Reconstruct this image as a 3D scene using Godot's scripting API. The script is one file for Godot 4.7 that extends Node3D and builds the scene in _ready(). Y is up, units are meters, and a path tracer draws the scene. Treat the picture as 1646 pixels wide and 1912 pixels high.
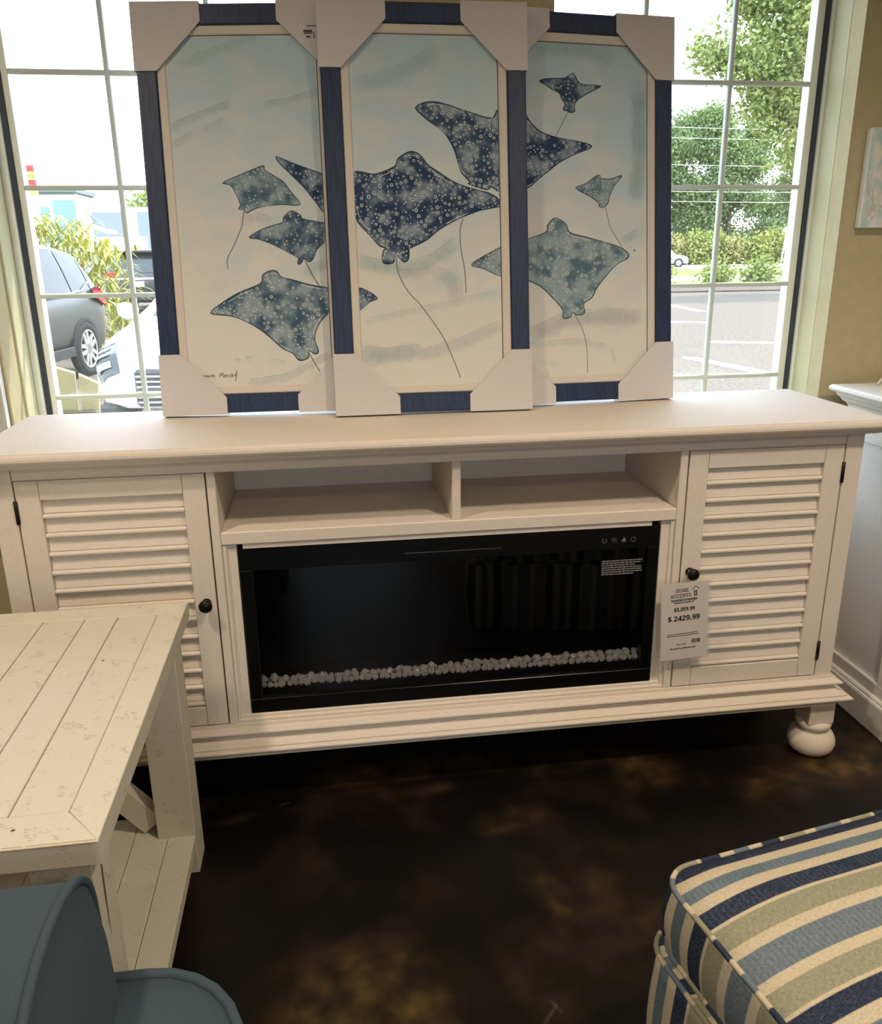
extends Node3D
# A white louvred fireplace console under a shop window, three framed ray prints leaning on it.

var M := {}
var taken := {}
var rng := RandomNumberGenerator.new()

# ---------------------------------------------------------------- naming helpers
func numbered(called: String) -> String:
	var n: int = taken.get(called, 0)
	taken[called] = n + 1
	return called if n == 0 else "%s_%03d" % [called, n]

func tag(o: Node, label: String, category: String, group := "") -> void:
	o.set_meta("label", label)
	o.set_meta("category", category)
	if group != "":
		o.set_meta("group", group)

func thing(called: String, label: String, category: String, at := Vector3.ZERO, group := "") -> Node3D:
	var o := Node3D.new()
	o.name = numbered(called)
	add_child(o)
	o.position = at
	tag(o, label, category, group)
	return o

func shell(called: String, at := Vector3.ZERO) -> Node3D:
	var o := Node3D.new()
	o.name = called
	add_child(o)
	o.position = at
	o.set_meta("kind", "structure")
	return o

# one named mesh; "away" undoes the parent's place so that shapes can be written in room coordinates
func part(parent: Node3D, called: String, st: SurfaceTool, m: Material, room := true, label := "") -> MeshInstance3D:
	return put(parent, called, done(st), m, room, label)

func put(parent: Node3D, called: String, mesh: Mesh, m: Material, room := false, label := "") -> MeshInstance3D:
	var o := MeshInstance3D.new()
	o.mesh = mesh
	o.material_override = m
	o.name = called
	o.cast_shadow = GeometryInstance3D.SHADOW_CASTING_SETTING_ON
	parent.add_child(o, true)
	if room:
		var p: Node = parent
		var away := Vector3.ZERO
		while p != self:
			away -= p.position
			p = p.get_parent()
		o.position = away
	if label != "":
		o.set_meta("label", label)
	return o

func done(st: SurfaceTool) -> ArrayMesh:
	st.generate_normals()
	return st.commit()

# ---------------------------------------------------------------- shapes
func mb(flat := true) -> SurfaceTool:
	var st := SurfaceTool.new()
	st.begin(Mesh.PRIMITIVE_TRIANGLES)
	st.set_smooth_group(-1 if flat else 0)
	return st

func tri(st: SurfaceTool, a: Vector3, b: Vector3, c: Vector3, out: Vector3, ua := Vector2.ZERO, ub := Vector2.ZERO, uc := Vector2.ZERO) -> void:
	if (b - a).cross(c - a).dot(out) > 0.0:
		var t := b
		b = c
		c = t
		var u := ub
		ub = uc
		uc = u
	st.set_uv(ua)
	st.add_vertex(a)
	st.set_uv(ub)
	st.add_vertex(b)
	st.set_uv(uc)
	st.add_vertex(c)

func quad(st: SurfaceTool, a: Vector3, b: Vector3, c: Vector3, d: Vector3, out: Vector3, ua := Vector2.ZERO, ub := Vector2.ZERO, uc := Vector2.ZERO, ud := Vector2.ZERO) -> void:
	tri(st, a, b, c, out, ua, ub, uc)
	tri(st, a, c, d, out, ua, uc, ud)

# chamfered box
func box(st: SurfaceTool, lo: Vector3, hi: Vector3, bev := 0.002) -> void:
	var c := (lo + hi) / 2
	var h := ((hi - lo) / 2).abs()
	var b := minf(bev, minf(h.x, minf(h.y, h.z)) * 0.45)
	if bev <= 0.0:
		b = 0.0
	var f := func(sx: int, sy: int, sz: int, ax: int) -> Vector3:
		var v := Vector3(sx * (h.x - b), sy * (h.y - b), sz * (h.z - b))
		v[ax] += signf(v[ax]) * b
		return c + v
	for ax in 3:
		for s in [-1, 1]:
			var q := []
			for k in [[-1, -1], [1, -1], [1, 1], [-1, 1]]:
				var sg := [0, 0, 0]
				sg[ax] = s
				sg[(ax + 1) % 3] = k[0]
				sg[(ax + 2) % 3] = k[1]
				q.append(f.call(sg[0], sg[1], sg[2], ax))
			var n := Vector3.ZERO
			n[ax] = s
			quad(st, q[0], q[1], q[2], q[3], n)
	if b <= 0.0:
		return
	for ax in 3:
		var a1 := (ax + 1) % 3
		var a2 := (ax + 2) % 3
		for s1 in [-1, 1]:
			for s2 in [-1, 1]:
				var g := [0, 0, 0]
				g[a1] = s1
				g[a2] = s2
				g[ax] = -1
				var p1: Vector3 = f.call(g[0], g[1], g[2], a1)
				var p2: Vector3 = f.call(g[0], g[1], g[2], a2)
				g[ax] = 1
				var p3: Vector3 = f.call(g[0], g[1], g[2], a2)
				var p4: Vector3 = f.call(g[0], g[1], g[2], a1)
				var n := Vector3.ZERO
				n[a1] = s1
				n[a2] = s2
				quad(st, p1, p2, p3, p4, n)
	for sx in [-1, 1]:
		for sy in [-1, 1]:
			for sz in [-1, 1]:
				tri(st, f.call(sx, sy, sz, 0), f.call(sx, sy, sz, 1), f.call(sx, sy, sz, 2), Vector3(sx, sy, sz))

# a moulding that runs round a rectangle: profile of (offset outwards, height)
func ring(st: SurfaceTool, prof: Array, x0: float, x1: float, z0: float, z1: float, caps := true) -> void:
	var loops := []
	for p in prof:
		var o: float = p[0]
		var y: float = p[1]
		loops.append([Vector3(x0 - o, y, z1 + o), Vector3(x1 + o, y, z1 + o), Vector3(x1 + o, y, z0 - o), Vector3(x0 - o, y, z0 - o)])
	var side := [Vector3(0, 0, 1), Vector3(1, 0, 0), Vector3(0, 0, -1), Vector3(-1, 0, 0)]
	for i in prof.size() - 1:
		var dy: float = prof[i + 1][1] - prof[i][1]
		var d_o: float = prof[i + 1][0] - prof[i][0]
		for k in 4:
			var out: Vector3 = side[k] * (-dy) + Vector3(0, d_o, 0)
			quad(st, loops[i][k], loops[i][(k + 1) % 4], loops[i + 1][(k + 1) % 4], loops[i + 1][k], out)
	if caps:
		var a: Array = loops[0]
		var b: Array = loops[-1]
		quad(st, a[0], a[1], a[2], a[3], Vector3.UP)
		quad(st, b[0], b[1], b[2], b[3], Vector3.DOWN)

# polygon in the local xy plane of xf, from z0 to z1, front edge chamfered by bev
func prism(st: SurfaceTool, poly: PackedVector2Array, z0: float, z1: float, xf := Transform3D(), bev := 0.0) -> void:
	var p := poly
	if Geometry2D.is_polygon_clockwise(p):
		p = p.duplicate()
		p.reverse()
	var q := p
	if bev > 0.0:
		var off := Geometry2D.offset_polygon(p, -bev, Geometry2D.JOIN_MITER)
		if off.size() == 1 and off[0].size() == p.size():
			var o: PackedVector2Array = off[0]
			if Geometry2D.is_polygon_clockwise(o):
				o.reverse()
			var best := 0
			for i in o.size():
				if o[i].distance_to(p[0]) < o[best].distance_to(p[0]):
					best = i
			q = PackedVector2Array()
			for i in o.size():
				q.append(o[(best + i) % o.size()])
		else:
			bev = 0.0
	var idx := Geometry2D.triangulate_polygon(p)
	var nz := xf.basis.z
	for i in range(0, idx.size(), 3):
		var a := p[idx[i]]
		var b := p[idx[i + 1]]
		var c := p[idx[i + 2]]
		tri(st, xf * Vector3(a.x, a.y, z0), xf * Vector3(b.x, b.y, z0), xf * Vector3(c.x, c.y, z0), -nz)
	var iq := Geometry2D.triangulate_polygon(q)
	for i in range(0, iq.size(), 3):
		var a := q[iq[i]]
		var b := q[iq[i + 1]]
		var c := q[iq[i + 2]]
		tri(st, xf * Vector3(a.x, a.y, z1), xf * Vector3(b.x, b.y, z1), xf * Vector3(c.x, c.y, z1), nz)
	var n := p.size()
	for i in n:
		var a := p[i]
		var b := p[(i + 1) % n]
		var e := b - a
		var out := xf.basis * Vector3(e.y, -e.x, 0)
		quad(st, xf * Vector3(a.x, a.y, z0), xf * Vector3(b.x, b.y, z0), xf * Vector3(b.x, b.y, z1 - bev), xf * Vector3(a.x, a.y, z1 - bev), out)
		if bev > 0.0:
			quad(st, xf * Vector3(a.x, a.y, z1 - bev), xf * Vector3(b.x, b.y, z1 - bev), xf * Vector3(q[(i + 1) % n].x, q[(i + 1) % n].y, z1), xf * Vector3(q[i].x, q[i].y, z1), out + nz * out.length())

func tube(st: SurfaceTool, pts: Array, r: float, sides := 8, closed := false, uv_len := 1.0, r_end := -1.0) -> void:
	var n := pts.size()
	var rings := []
	var up := Vector3.UP
	var lens := [0.0]
	for i in range(1, n):
		lens.append(lens[-1] + pts[i].distance_to(pts[i - 1]))
	for i in n:
		var a: Vector3 = pts[(i - 1 + n) % n] if (closed or i > 0) else pts[i]
		var b: Vector3 = pts[(i + 1) % n] if (closed or i < n - 1) else pts[i]
		var d := (b - a).normalized()
		var s := d.cross(up)
		if s.length() < 0.1:
			s = d.cross(Vector3.RIGHT)
		s = s.normalized()
		var u := s.cross(d).normalized()
		up = u
		var rr := r if r_end < 0.0 else lerpf(r, r_end, i / float(n - 1))
		var q := []
		for k in sides:
			var t := TAU * k / sides
			q.append(pts[i] + (s * cos(t) + u * sin(t)) * rr)
		rings.append(q)
	var m := n if closed else n - 1
	for i in m:
		var j := (i + 1) % n
		var l0: float = lens[i] / uv_len
		var l1: float = (lens[i] + pts[j].distance_to(pts[i])) / uv_len
		for k in sides:
			var k2 := (k + 1) % sides
			var mid: Vector3 = (rings[i][k] + rings[i][k2] + rings[j][k] + rings[j][k2]) / 4.0 - (pts[i] + pts[j]) / 2.0
			quad(st, rings[i][k], rings[i][k2], rings[j][k2], rings[j][k], mid, Vector2(k / float(sides), l0), Vector2((k + 1) / float(sides), l0), Vector2((k + 1) / float(sides), l1), Vector2(k / float(sides), l1))
	if not closed:
		for e in [0, n - 1]:
			var out: Vector3 = pts[0] - pts[1] if e == 0 else pts[n - 1] - pts[n - 2]
			for k in range(1, sides - 1):
				tri(st, rings[e][0], rings[e][k], rings[e][k + 1], out)

# profile of (radius, height), turned about the y axis of xf
func lathe(st: SurfaceTool, prof: Array, segs := 20, xf := Transform3D()) -> void:
	for i in prof.size() - 1:
		var r0: float = prof[i][0]
		var y0: float = prof[i][1]
		var r1: float = prof[i + 1][0]
		var y1: float = prof[i + 1][1]
		for k in segs:
			var a := TAU * k / segs
			var b := TAU * (k + 1) / segs
			var m := (a + b) / 2
			var out := xf.basis * (Vector3(cos(m), 0, sin(m)) * (y0 - y1) + Vector3(0, r1 - r0, 0))
			quad(st, xf * Vector3(cos(a) * r0, y0, sin(a) * r0), xf * Vector3(cos(b) * r0, y0, sin(b) * r0), xf * Vector3(cos(b) * r1, y1, sin(b) * r1), xf * Vector3(cos(a) * r1, y1, sin(a) * r1), out)

# rings of equal length joined by skin
func loft(st: SurfaceTool, rings: Array, center_out := true, caps := true) -> void:
	for i in rings.size() - 1:
		var a: Array = rings[i]
		var b: Array = rings[i + 1]
		var c := Vector3.ZERO
		for v in a:
			c += v
		for v in b:
			c += v
		c /= (a.size() + b.size())
		for k in a.size():
			var k2 := (k + 1) % a.size()
			quad(st, a[k], a[k2], b[k2], b[k], ((a[k] + b[k2]) / 2.0 - c) * (1.0 if center_out else -1.0))
	if caps:
		for e in [0, rings.size() - 1]:
			var q: Array = rings[e]
			var c := Vector3.ZERO
			for v in q:
				c += v
			c /= q.size()
			var other: Array = rings[1] if e == 0 else rings[rings.size() - 2]
			var out: Vector3 = q[0] - other[0]
			for k in q.size():
				tri(st, c, q[k], q[(k + 1) % q.size()], out)

func pv(a: Array) -> PackedVector2Array:
	var p := PackedVector2Array()
	for v in a:
		p.append(Vector2(v[0], v[1]))
	return p

func look(x: Vector3, y: Vector3, z: Vector3, o: Vector3) -> Transform3D:
	return Transform3D(Basis(x, y, z), o)

# ---------------------------------------------------------------- materials
func mat(called: String, c: Color, rough := 0.7, metal := 0.0, spec := 0.5) -> StandardMaterial3D:
	var m := StandardMaterial3D.new()
	m.resource_name = called
	m.albedo_color = c
	m.roughness = rough
	m.metallic = metal
	m.metallic_specular = spec
	M[called] = m
	return m

func noise_tex(seed_: int, freq: float, c0: Color, c1: Color, size := 256, octaves := 4, stretch := Vector2.ONE, lo := 0.3, hi := 0.7) -> ImageTexture:
	var n := FastNoiseLite.new()
	n.seed = seed_
	n.frequency = freq
	n.fractal_octaves = octaves
	var im := Image.create(size, size, false, Image.FORMAT_RGB8)
	for y in size:
		for x in size:
			# four shifted samples blended, so that the tile repeats without a seam
			var u := x / float(size)
			var v := y / float(size)
			var s := 0.0
			for k in [[0, 0, (1 - u) * (1 - v)], [1, 0, u * (1 - v)], [0, 1, (1 - u) * v], [1, 1, u * v]]:
				s += n.get_noise_2d((x - k[0] * size) * stretch.x, (y - k[1] * size) * stretch.y) * k[2]
			var t := smoothstep(lo, hi, 0.5 + s)
			im.set_pixel(x, y, c0.lerp(c1, t))
	return ImageTexture.create_from_image(im)

func tri_map(m: StandardMaterial3D, t: Texture2D, scale_: float, world := true) -> void:
	m.albedo_texture = t
	m.uv1_triplanar = true
	m.uv1_world_triplanar = world
	m.uv1_scale = Vector3.ONE * scale_

func relief(m: StandardMaterial3D, t: Texture2D, cm: float) -> void:
	m.heightmap_enabled = true
	m.heightmap_texture = t
	m.heightmap_scale = cm

func text(parent: Node3D, called: String, words: String, height: float, at: Vector3, m: Material, font_name := "Droid Sans", bold := true, width := 0.0, basis_ := Basis()) -> MeshInstance3D:
	var f := SystemFont.new()
	f.font_names = PackedStringArray([font_name])
	f.font_weight = 700 if bold else 400
	var t := TextMesh.new()
	t.font = f
	t.text = words
	t.font_size = 48
	t.depth = 0.0006
	t.curve_step = 2.0
	t.pixel_size = height / 34.0
	var o := put(parent, called, t, m)
	var b := basis_
	if width > 0.0:
		var w := t.get_aabb().size.x
		if w > 0.0:
			b = b * Basis.from_scale(Vector3(width / w, 1, 1))
	o.transform = Transform3D(b, at)
	return o
const ART := {
	1: [
		[[148, 411, 195, 392, 261, 368, 275, 366, 280, 380, 327, 410, 349, 439, 377, 473, 367, 481, 326, 478, 286, 480, 257, 484, 229, 493, 214, 501, 205, 491, 191, 488, 197, 477, 191, 459, 182, 436, 170, 418], 0.35, 40, 1, [208, 489, 199, 526, 196, 541, 171, 591, 149, 628, 145, 645, 146, 662], 2],
		[[313, 339, 354, 356, 413, 379, 449, 391, 465, 395, 458, 508, 424, 472, 390, 429, 344, 381, 322, 358], 0.75, 30, 1, [], 2],
		[[216, 571, 265, 546, 320, 531, 324, 516, 349, 497, 376, 511, 384, 522, 449, 534, 462, 536, 460, 576, 423, 610, 408, 639, 394, 649, 382, 638, 368, 655, 359, 651, 362, 636, 330, 618, 284, 593, 246, 578], 0.5, 50, 1, [365, 549, 376, 587, 382, 638, 397, 677, 421, 721], 3],
		[[84, 794, 119, 766, 174, 736, 241, 710, 249, 686, 270, 674, 292, 674, 308, 692, 343, 702, 395, 718, 450, 728, 465, 733, 462, 785, 420, 829, 399, 877, 408, 919, 396, 927, 379, 916, 376, 938, 348, 946, 330, 925, 299, 909, 262, 873, 228, 845, 181, 818, 143, 804], 0.45, 110, 2, [379, 925, 395, 956, 410, 983], 2],
	],
	2: [
		[[0, 390, 64, 391, 101, 381, 130, 366, 138, 347, 167, 329, 190, 327, 211, 339, 227, 362, 255, 381, 315, 416, 389, 439, 418, 447, 459, 471, 459, 482, 392, 494, 368, 501, 314, 522, 257, 552, 216, 582, 167, 605, 163, 612, 160, 636, 145, 645, 124, 627, 113, 647, 89, 650, 80, 640, 83, 615, 91, 604, 72, 596, 45, 566, 3, 509], 0.8, 230, 2, [124, 631, 126, 674, 154, 732, 193, 776, 236, 836, 263, 880, 286, 933, 311, 999], 2],
		[[198, 201, 221, 188, 257, 185, 301, 194, 362, 213, 427, 229, 446, 206, 465, 204, 460, 424, 423, 427, 406, 435, 354, 419, 357, 412, 332, 385, 321, 354, 310, 316, 290, 281, 271, 261, 239, 240, 212, 218], 0.6, 90, 2, [333, 520, 322, 556, 324, 614, 333, 669, 336, 739], 2],
		[[0, 724, 30, 730, 59, 752, 36, 763, -3, 788], 0.8, 8, 1, [], 2],
		[[355, 657, 385, 636, 447, 606, 460, 600, 458, 690, 392, 668], 0.3, 14, 1, [], 2],
	],
	3: [
		[[84, 113, 107, 105, 166, 101, 182, 92, 198, 86, 213, 108, 229, 117, 285, 118, 283, 124, 244, 143, 212, 163, 200, 181, 200, 198, 184, 201, 174, 197, 162, 193, 169, 178, 157, 162, 149, 145, 126, 135, 103, 122], 0.6, 28, 1, [178, 201, 160, 231, 135, 274], 1],
		[[20, 208, 54, 236, 85, 261, 135, 276, 203, 286, 243, 294, 254, 304, 202, 325, 146, 351, 94, 387, 14, 427], 0.7, 60, 2, [], 2],
		[[200, 428, 237, 413, 270, 391, 284, 388, 290, 397, 323, 398, 360, 388, 335, 419, 316, 452, 312, 472, 293, 487, 281, 483, 277, 471, 249, 453], 0.3, 36, 1, [301, 481, 315, 533, 320, 550, 362, 611], 1],
		[[8, 602, 95, 565, 104, 542, 129, 520, 163, 536, 179, 565, 236, 579, 306, 596, 362, 615, 384, 640, 343, 663, 310, 693, 272, 735, 253, 768, 224, 789, 226, 817, 200, 823, 184, 814, 177, 829, 151, 832, 149, 805, 113, 766, 77, 732, 6, 690], 0.25, 90, 2, [189, 818, 214, 861, 230, 913, 234, 966, 233, 1013], 1],
	],
}
const WASH := {
	1: [
		[[11, 251, 89, 221, 186, 188], 26, 0.45],
		[[292, 190, 364, 182, 453, 155], 20, 0.4],
		[[13, 301, 69, 273], 24, 0.3],
		[[102, 257, 166, 237], 20, 0.25],
		[[45, 79, 157, 40, 277, 1], 30, 0.22],
		[[190, 1012, 303, 998, 441, 935], 26, 0.4],
		[[197, 524, 250, 513, 292, 530], 28, 0.25],
		[[146, 939, 168, 945], 14, 0.4],
		[[182, 936, 200, 935], 14, 0.4],
		[[384, 681, 451, 653], 40, 0.3],
		[[257, 947, 306, 953], 16, 0.25],
	],
	2: [
		[[14, 645, 77, 658, 149, 666, 230, 644, 304, 595], 44, 0.35],
		[[132, 681, 188, 682, 241, 667], 30, 0.3],
		[[13, 918, 78, 927, 188, 915], 50, 0.42],
		[[22, 823, 143, 799, 266, 778, 440, 741], 22, 0.18],
		[[187, 930, 304, 898, 442, 845], 40, 0.22],
		[[24, 142, 128, 118, 266, 49], 46, 0.2],
		[[249, 683, 301, 707, 307, 763], 50, 0.2],
	],
	3: [
		[[47, 883, 168, 835, 309, 829, 424, 840], 56, 0.28],
		[[32, 917, 213, 909, 298, 928], 22, 0.3],
		[[322, 933, 331, 986], 14, 0.25],
		[[422, 131, 422, 345, 405, 455], 60, 0.3],
		[[63, 25, 207, 8, 326, 30], 50, 0.22],
		[[367, 592, 415, 566], 30, 0.35],
		[[36, 968, 137, 984], 20, 0.15],
	],
}
const SIGNATURE := [[48, 983, 50, 988, 55, 983, 58, 989, 61, 984, 64, 989, 68, 983], [70, 989, 73, 983, 76, 988, 79, 982, 82, 990], [96, 991, 99, 978, 103, 986, 107, 977, 109, 990], [117, 984, 112, 984, 111, 989, 115, 990, 117, 985], [123, 984, 120, 985, 122, 988, 119, 991], [131, 984, 127, 986, 127, 990, 131, 991], [136, 979, 134, 991], [140, 984, 135, 987, 140, 991], [144, 983, 146, 989, 151, 973, 146, 1002, 144, 1000]]

# ================================================================ the scene
func _ready() -> void:
	rng.seed = 7
	# --- camera
	var cam := Camera3D.new()
	cam.name = "camera"
	add_child(cam)
	cam.position = Vector3(-0.303, 1.3996, 1.9133)
	cam.rotation = Vector3(-0.3051, -0.1369, -0.0113)
	cam.fov = 63.66
	cam.near = 0.05
	cam.far = 400.0
	cam.current = true
	# --- sky, exposure
	var env := Environment.new()
	env.background_mode = Environment.BG_SKY
	var sky := Sky.new()
	var psm := ProceduralSkyMaterial.new()
	psm.sky_top_color = Color(0.82, 0.91, 1.0)
	psm.sky_horizon_color = Color(0.97, 0.985, 1.0)
	psm.ground_horizon_color = Color(0.8, 0.8, 0.78)
	psm.ground_bottom_color = Color(0.5, 0.5, 0.48)
	psm.sky_energy_multiplier = 1.0
	sky.sky_material = psm
	env.sky = sky
	env.background_energy_multiplier = 6.2
	env.tonemap_mode = Environment.TONE_MAPPER_LINEAR
	env.tonemap_exposure = 1.0
	env.sdfgi_enabled = true
	env.ssao_enabled = true
	env.ssil_enabled = true
	var we := WorldEnvironment.new()
	we.name = "environment"
	we.environment = env
	add_child(we)
	# --- sun, high behind the trees on the right
	var sun := DirectionalLight3D.new()
	sun.name = "sun"
	add_child(sun)
	sun.look_at_from_position(Vector3.ZERO, Vector3(-0.38, -0.85, 0.36), Vector3.UP)
	sun.light_color = Color(1.0, 0.96, 0.88)
	sun.light_energy = 1.9
	sun.light_angular_distance = 0.6
	sun.shadow_enabled = true
	sun.sky_mode = DirectionalLight3D.SKY_MODE_LIGHT_ONLY
	make_materials()
	room()
	lamps(2.35)
	console()
	fireplace()
	price_tag()
	pictures()
	side_table()
	armchair()
	ottoman()
	cabinet()
	wall_canvases()
	outside()

func make_materials() -> void:
	var grain := noise_tex(3, 0.09, Color(0.988, 0.988, 0.988), Color.WHITE, 192, 4)
	var m := mat("white_paint", Color(0.90, 0.868, 0.83), 0.55, 0.0, 0.28)
	tri_map(m, grain, 3.0)
	m = mat("cabinet_paint", Color(0.95, 0.95, 0.94), 0.5, 0.0, 0.4)
	tri_map(m, grain, 3.0)
	mat("black_metal", Color(0.045, 0.045, 0.05), 0.38, 0.3, 0.5)
	# walls: ochre paint with roller stipple
	m = mat("wall_paint", Color(0.765, 0.725, 0.585), 0.85, 0.0, 0.3)
	tri_map(m, noise_tex(5, 0.05, Color(0.975, 0.975, 0.975), Color.WHITE, 192, 3), 2.0)
	mat("ceiling_paint", Color(0.9, 0.89, 0.86), 0.9, 0.0, 0.2)
	mat("jamb_paint", Color(0.80, 0.79, 0.66), 0.7, 0.0, 0.3)
	mat("vinyl", Color(0.92, 0.93, 0.9), 0.4, 0.0, 0.5)
	mat("muntin_paint", Color(0.80, 0.83, 0.79), 0.5, 0.0, 0.4)
	mat("gasket", Color(0.22, 0.25, 0.30), 0.5, 0.0, 0.5)
	var g := mat("window_glass", Color(0.9, 0.95, 0.93, 0.04), 0.02, 0.0, 0.5)
	g.transparency = BaseMaterial3D.TRANSPARENCY_ALPHA
	var lm := mat("lamp_glow", Color(1, 1, 1), 0.6)
	lm.emission_enabled = true
	lm.emission = Color(1.0, 0.905, 0.785)
	lm.emission_energy_multiplier = 2.0
	# floor: acid-stained concrete, dark with ochre and rust clouds
	m = mat("stained_concrete", Color.WHITE, 0.42, 0.0, 0.4)
	m.albedo_texture = floor_texture()
	m.texture_repeat = true
	# fabrics
	m = mat("blue_fabric", Color(0.30, 0.365, 0.41), 0.95, 0.0, 0.2)
	tri_map(m, noise_tex(21, 0.5, Color(0.80, 0.80, 0.80), Color.WHITE, 192, 3), 9.0, false)
	m.rim_enabled = true
	m.rim = 0.25
	# navy picture moulding with brushed grain
	m = mat("navy_wood", Color(0.14, 0.225, 0.37), 0.5, 0.0, 0.5)
	tri_map(m, noise_tex(31, 0.12, Color(0.82, 0.82, 0.84), Color.WHITE, 192, 3, Vector2(1, 0.08)), 5.0, false)
	mat("liner", Color(0.87, 0.845, 0.81), 0.7, 0.0, 0.3)
	m = mat("cardboard", Color(0.86, 0.85, 0.855), 0.9, 0.0, 0.2)
	tri_map(m, noise_tex(33, 0.25, Color(0.965, 0.965, 0.965), Color.WHITE, 192, 3), 5.0, false)
	mat("ink", Color(0.09, 0.085, 0.08), 0.8, 0.0, 0.2)
	mat("grey_ink", Color(0.36, 0.36, 0.37), 0.8, 0.0, 0.2)
	mat("asphalt", Color(0.46, 0.42, 0.38), 0.95, 0.0, 0.2)
	tri_map(M["asphalt"], noise_tex(41, 0.2, Color(0.80, 0.80, 0.80), Color.WHITE, 192, 5), 0.45)

func cloud(n: FastNoiseLite, x: float, y: float) -> float:
	return 0.5 + 0.5 * n.get_noise_2d(x, y)

# 3.2 m square of floor, x from -1.2 and z from -0.5; the stain clouds lie where the photograph shows them
func floor_texture() -> ImageTexture:
	var size := 640
	var im := Image.create(size, size, false, Image.FORMAT_RGB8)
	var n1 := FastNoiseLite.new()
	n1.seed = 5
	n1.frequency = 0.012
	n1.fractal_octaves = 5
	var n2 := FastNoiseLite.new()
	n2.seed = 19
	n2.frequency = 0.05
	n2.fractal_octaves = 4
	var blobs := [
		[-0.20, -0.09, 0.22, 0.07, 0.85], [0.05, -0.08, 0.20, 0.06, 0.7], [0.38, -0.08, 0.26, 0.07, 0.75], [0.52, 0.02, 0.10, 0.11, 0.85], [-0.11, 0.00, 0.13, 0.05, 0.6],
		[0.12, 0.16, 0.10, 0.06, 0.55], [0.13, 0.42, 0.05, 0.15, 0.6], [0.28, 0.46, 0.14, 0.16, 0.42], [0.36, 0.30, 0.12, 0.05, 0.35], [0.17, 0.66, 0.22, 0.16, 0.28],
		[-0.30, 0.68, 0.28, 0.17, 1.0], [-0.45, 0.72, 0.22, 0.12, 0.8], [0.84, 0.12, 0.13, 0.09, 0.85], [1.08, 0.07, 0.22, 0.09, 1.0], [1.22, 0.0, 0.16, 0.10, 0.9],
		[-0.57, 0.03, 0.13, 0.025, 0.5], [1.5, 0.5, 0.3, 0.2, 0.5], [0.3, 1.8, 0.5, 0.3, 0.6], [-0.8, 1.9, 0.4, 0.3, 0.6]]
	var dark := Color(0.050, 0.043, 0.041)
	var rust := Color(0.145, 0.108, 0.088)
	var ochre := Color(0.40, 0.325, 0.175)
	for y in size:
		for x in size:
			var X := -1.2 + 3.2 * x / size
			var Z := -0.5 + 3.2 * y / size
			var wx := 0.07 * n1.get_noise_2d(x + 900, y)
			var wz := 0.05 * n1.get_noise_2d(x, y + 700)
			var s := 0.0
			for b in blobs:
				var dx: float = (X + wx - b[0]) / b[2]
				var dz: float = (Z + wz - b[1]) / b[3]
				s = maxf(s, b[4] * clampf(1.5 - 1.35 * sqrt(dx * dx + dz * dz), 0, 1))
			var a := cloud(n1, x * 1.4, y * 1.4)
			var f := cloud(n2, x, y)
			var c := dark.lerp(rust, smoothstep(0.42, 0.72, a) * 0.75)
			c = c.lerp(ochre, clampf(s * (0.05 + 1.15 * f * (0.5 + a)), 0, 1) * 0.8)
			c = c * (0.82 + 0.36 * f)
			im.set_pixel(x, y, c)
	# pale scratches and paint flecks
	for k in 26:
		var p := Vector2(rng.randf_range(0, size), rng.randf_range(0, size))
		var d := Vector2.from_angle(rng.randf_range(0, TAU)) * rng.randf_range(2, 14)
		stroke(im, [p, p + d * 0.5, p + d], 0.35, Color(0.50, 0.44, 0.35), 0.5)
	return ImageTexture.create_from_image(im)

func dab(im: Image, p: Vector2, r: float, c: Color, a := 1.0) -> void:
	var w := im.get_width()
	var h := im.get_height()
	for y in range(maxi(0, int(p.y - r - 1)), mini(h, int(p.y + r + 2))):
		for x in range(maxi(0, int(p.x - r - 1)), mini(w, int(p.x + r + 2))):
			var k := clampf(r + 0.5 - Vector2(x, y).distance_to(p), 0, 1) * a
			if k > 0.0:
				im.set_pixel(x, y, im.get_pixel(x, y).lerp(c, k))

func stroke(im: Image, pts: Array, r: float, c: Color, a := 1.0) -> void:
	for i in pts.size() - 1:
		var p: Vector2 = pts[i]
		var q: Vector2 = pts[i + 1]
		var n := maxi(1, int(p.distance_to(q) / maxf(0.6, r * 0.7)))
		for k in n + 1:
			dab(im, p.lerp(q, k / float(n)), r, c, a)

# ---------------------------------------------------------------- the room
const PLAN := Basis(Vector3(1, 0, 0), Vector3(0, 0, 1), Vector3(0, 1, 0))   # polygons in (x, z), raised along y
const ALONG_X := Basis(Vector3(0, 0, 1), Vector3(0, 1, 0), Vector3(1, 0, 0))   # polygons in (z, y), run along x
const FW0 := -0.8
const FW1 := 0.4
const SILL := 0.72
const HEAD := 2.45

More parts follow.
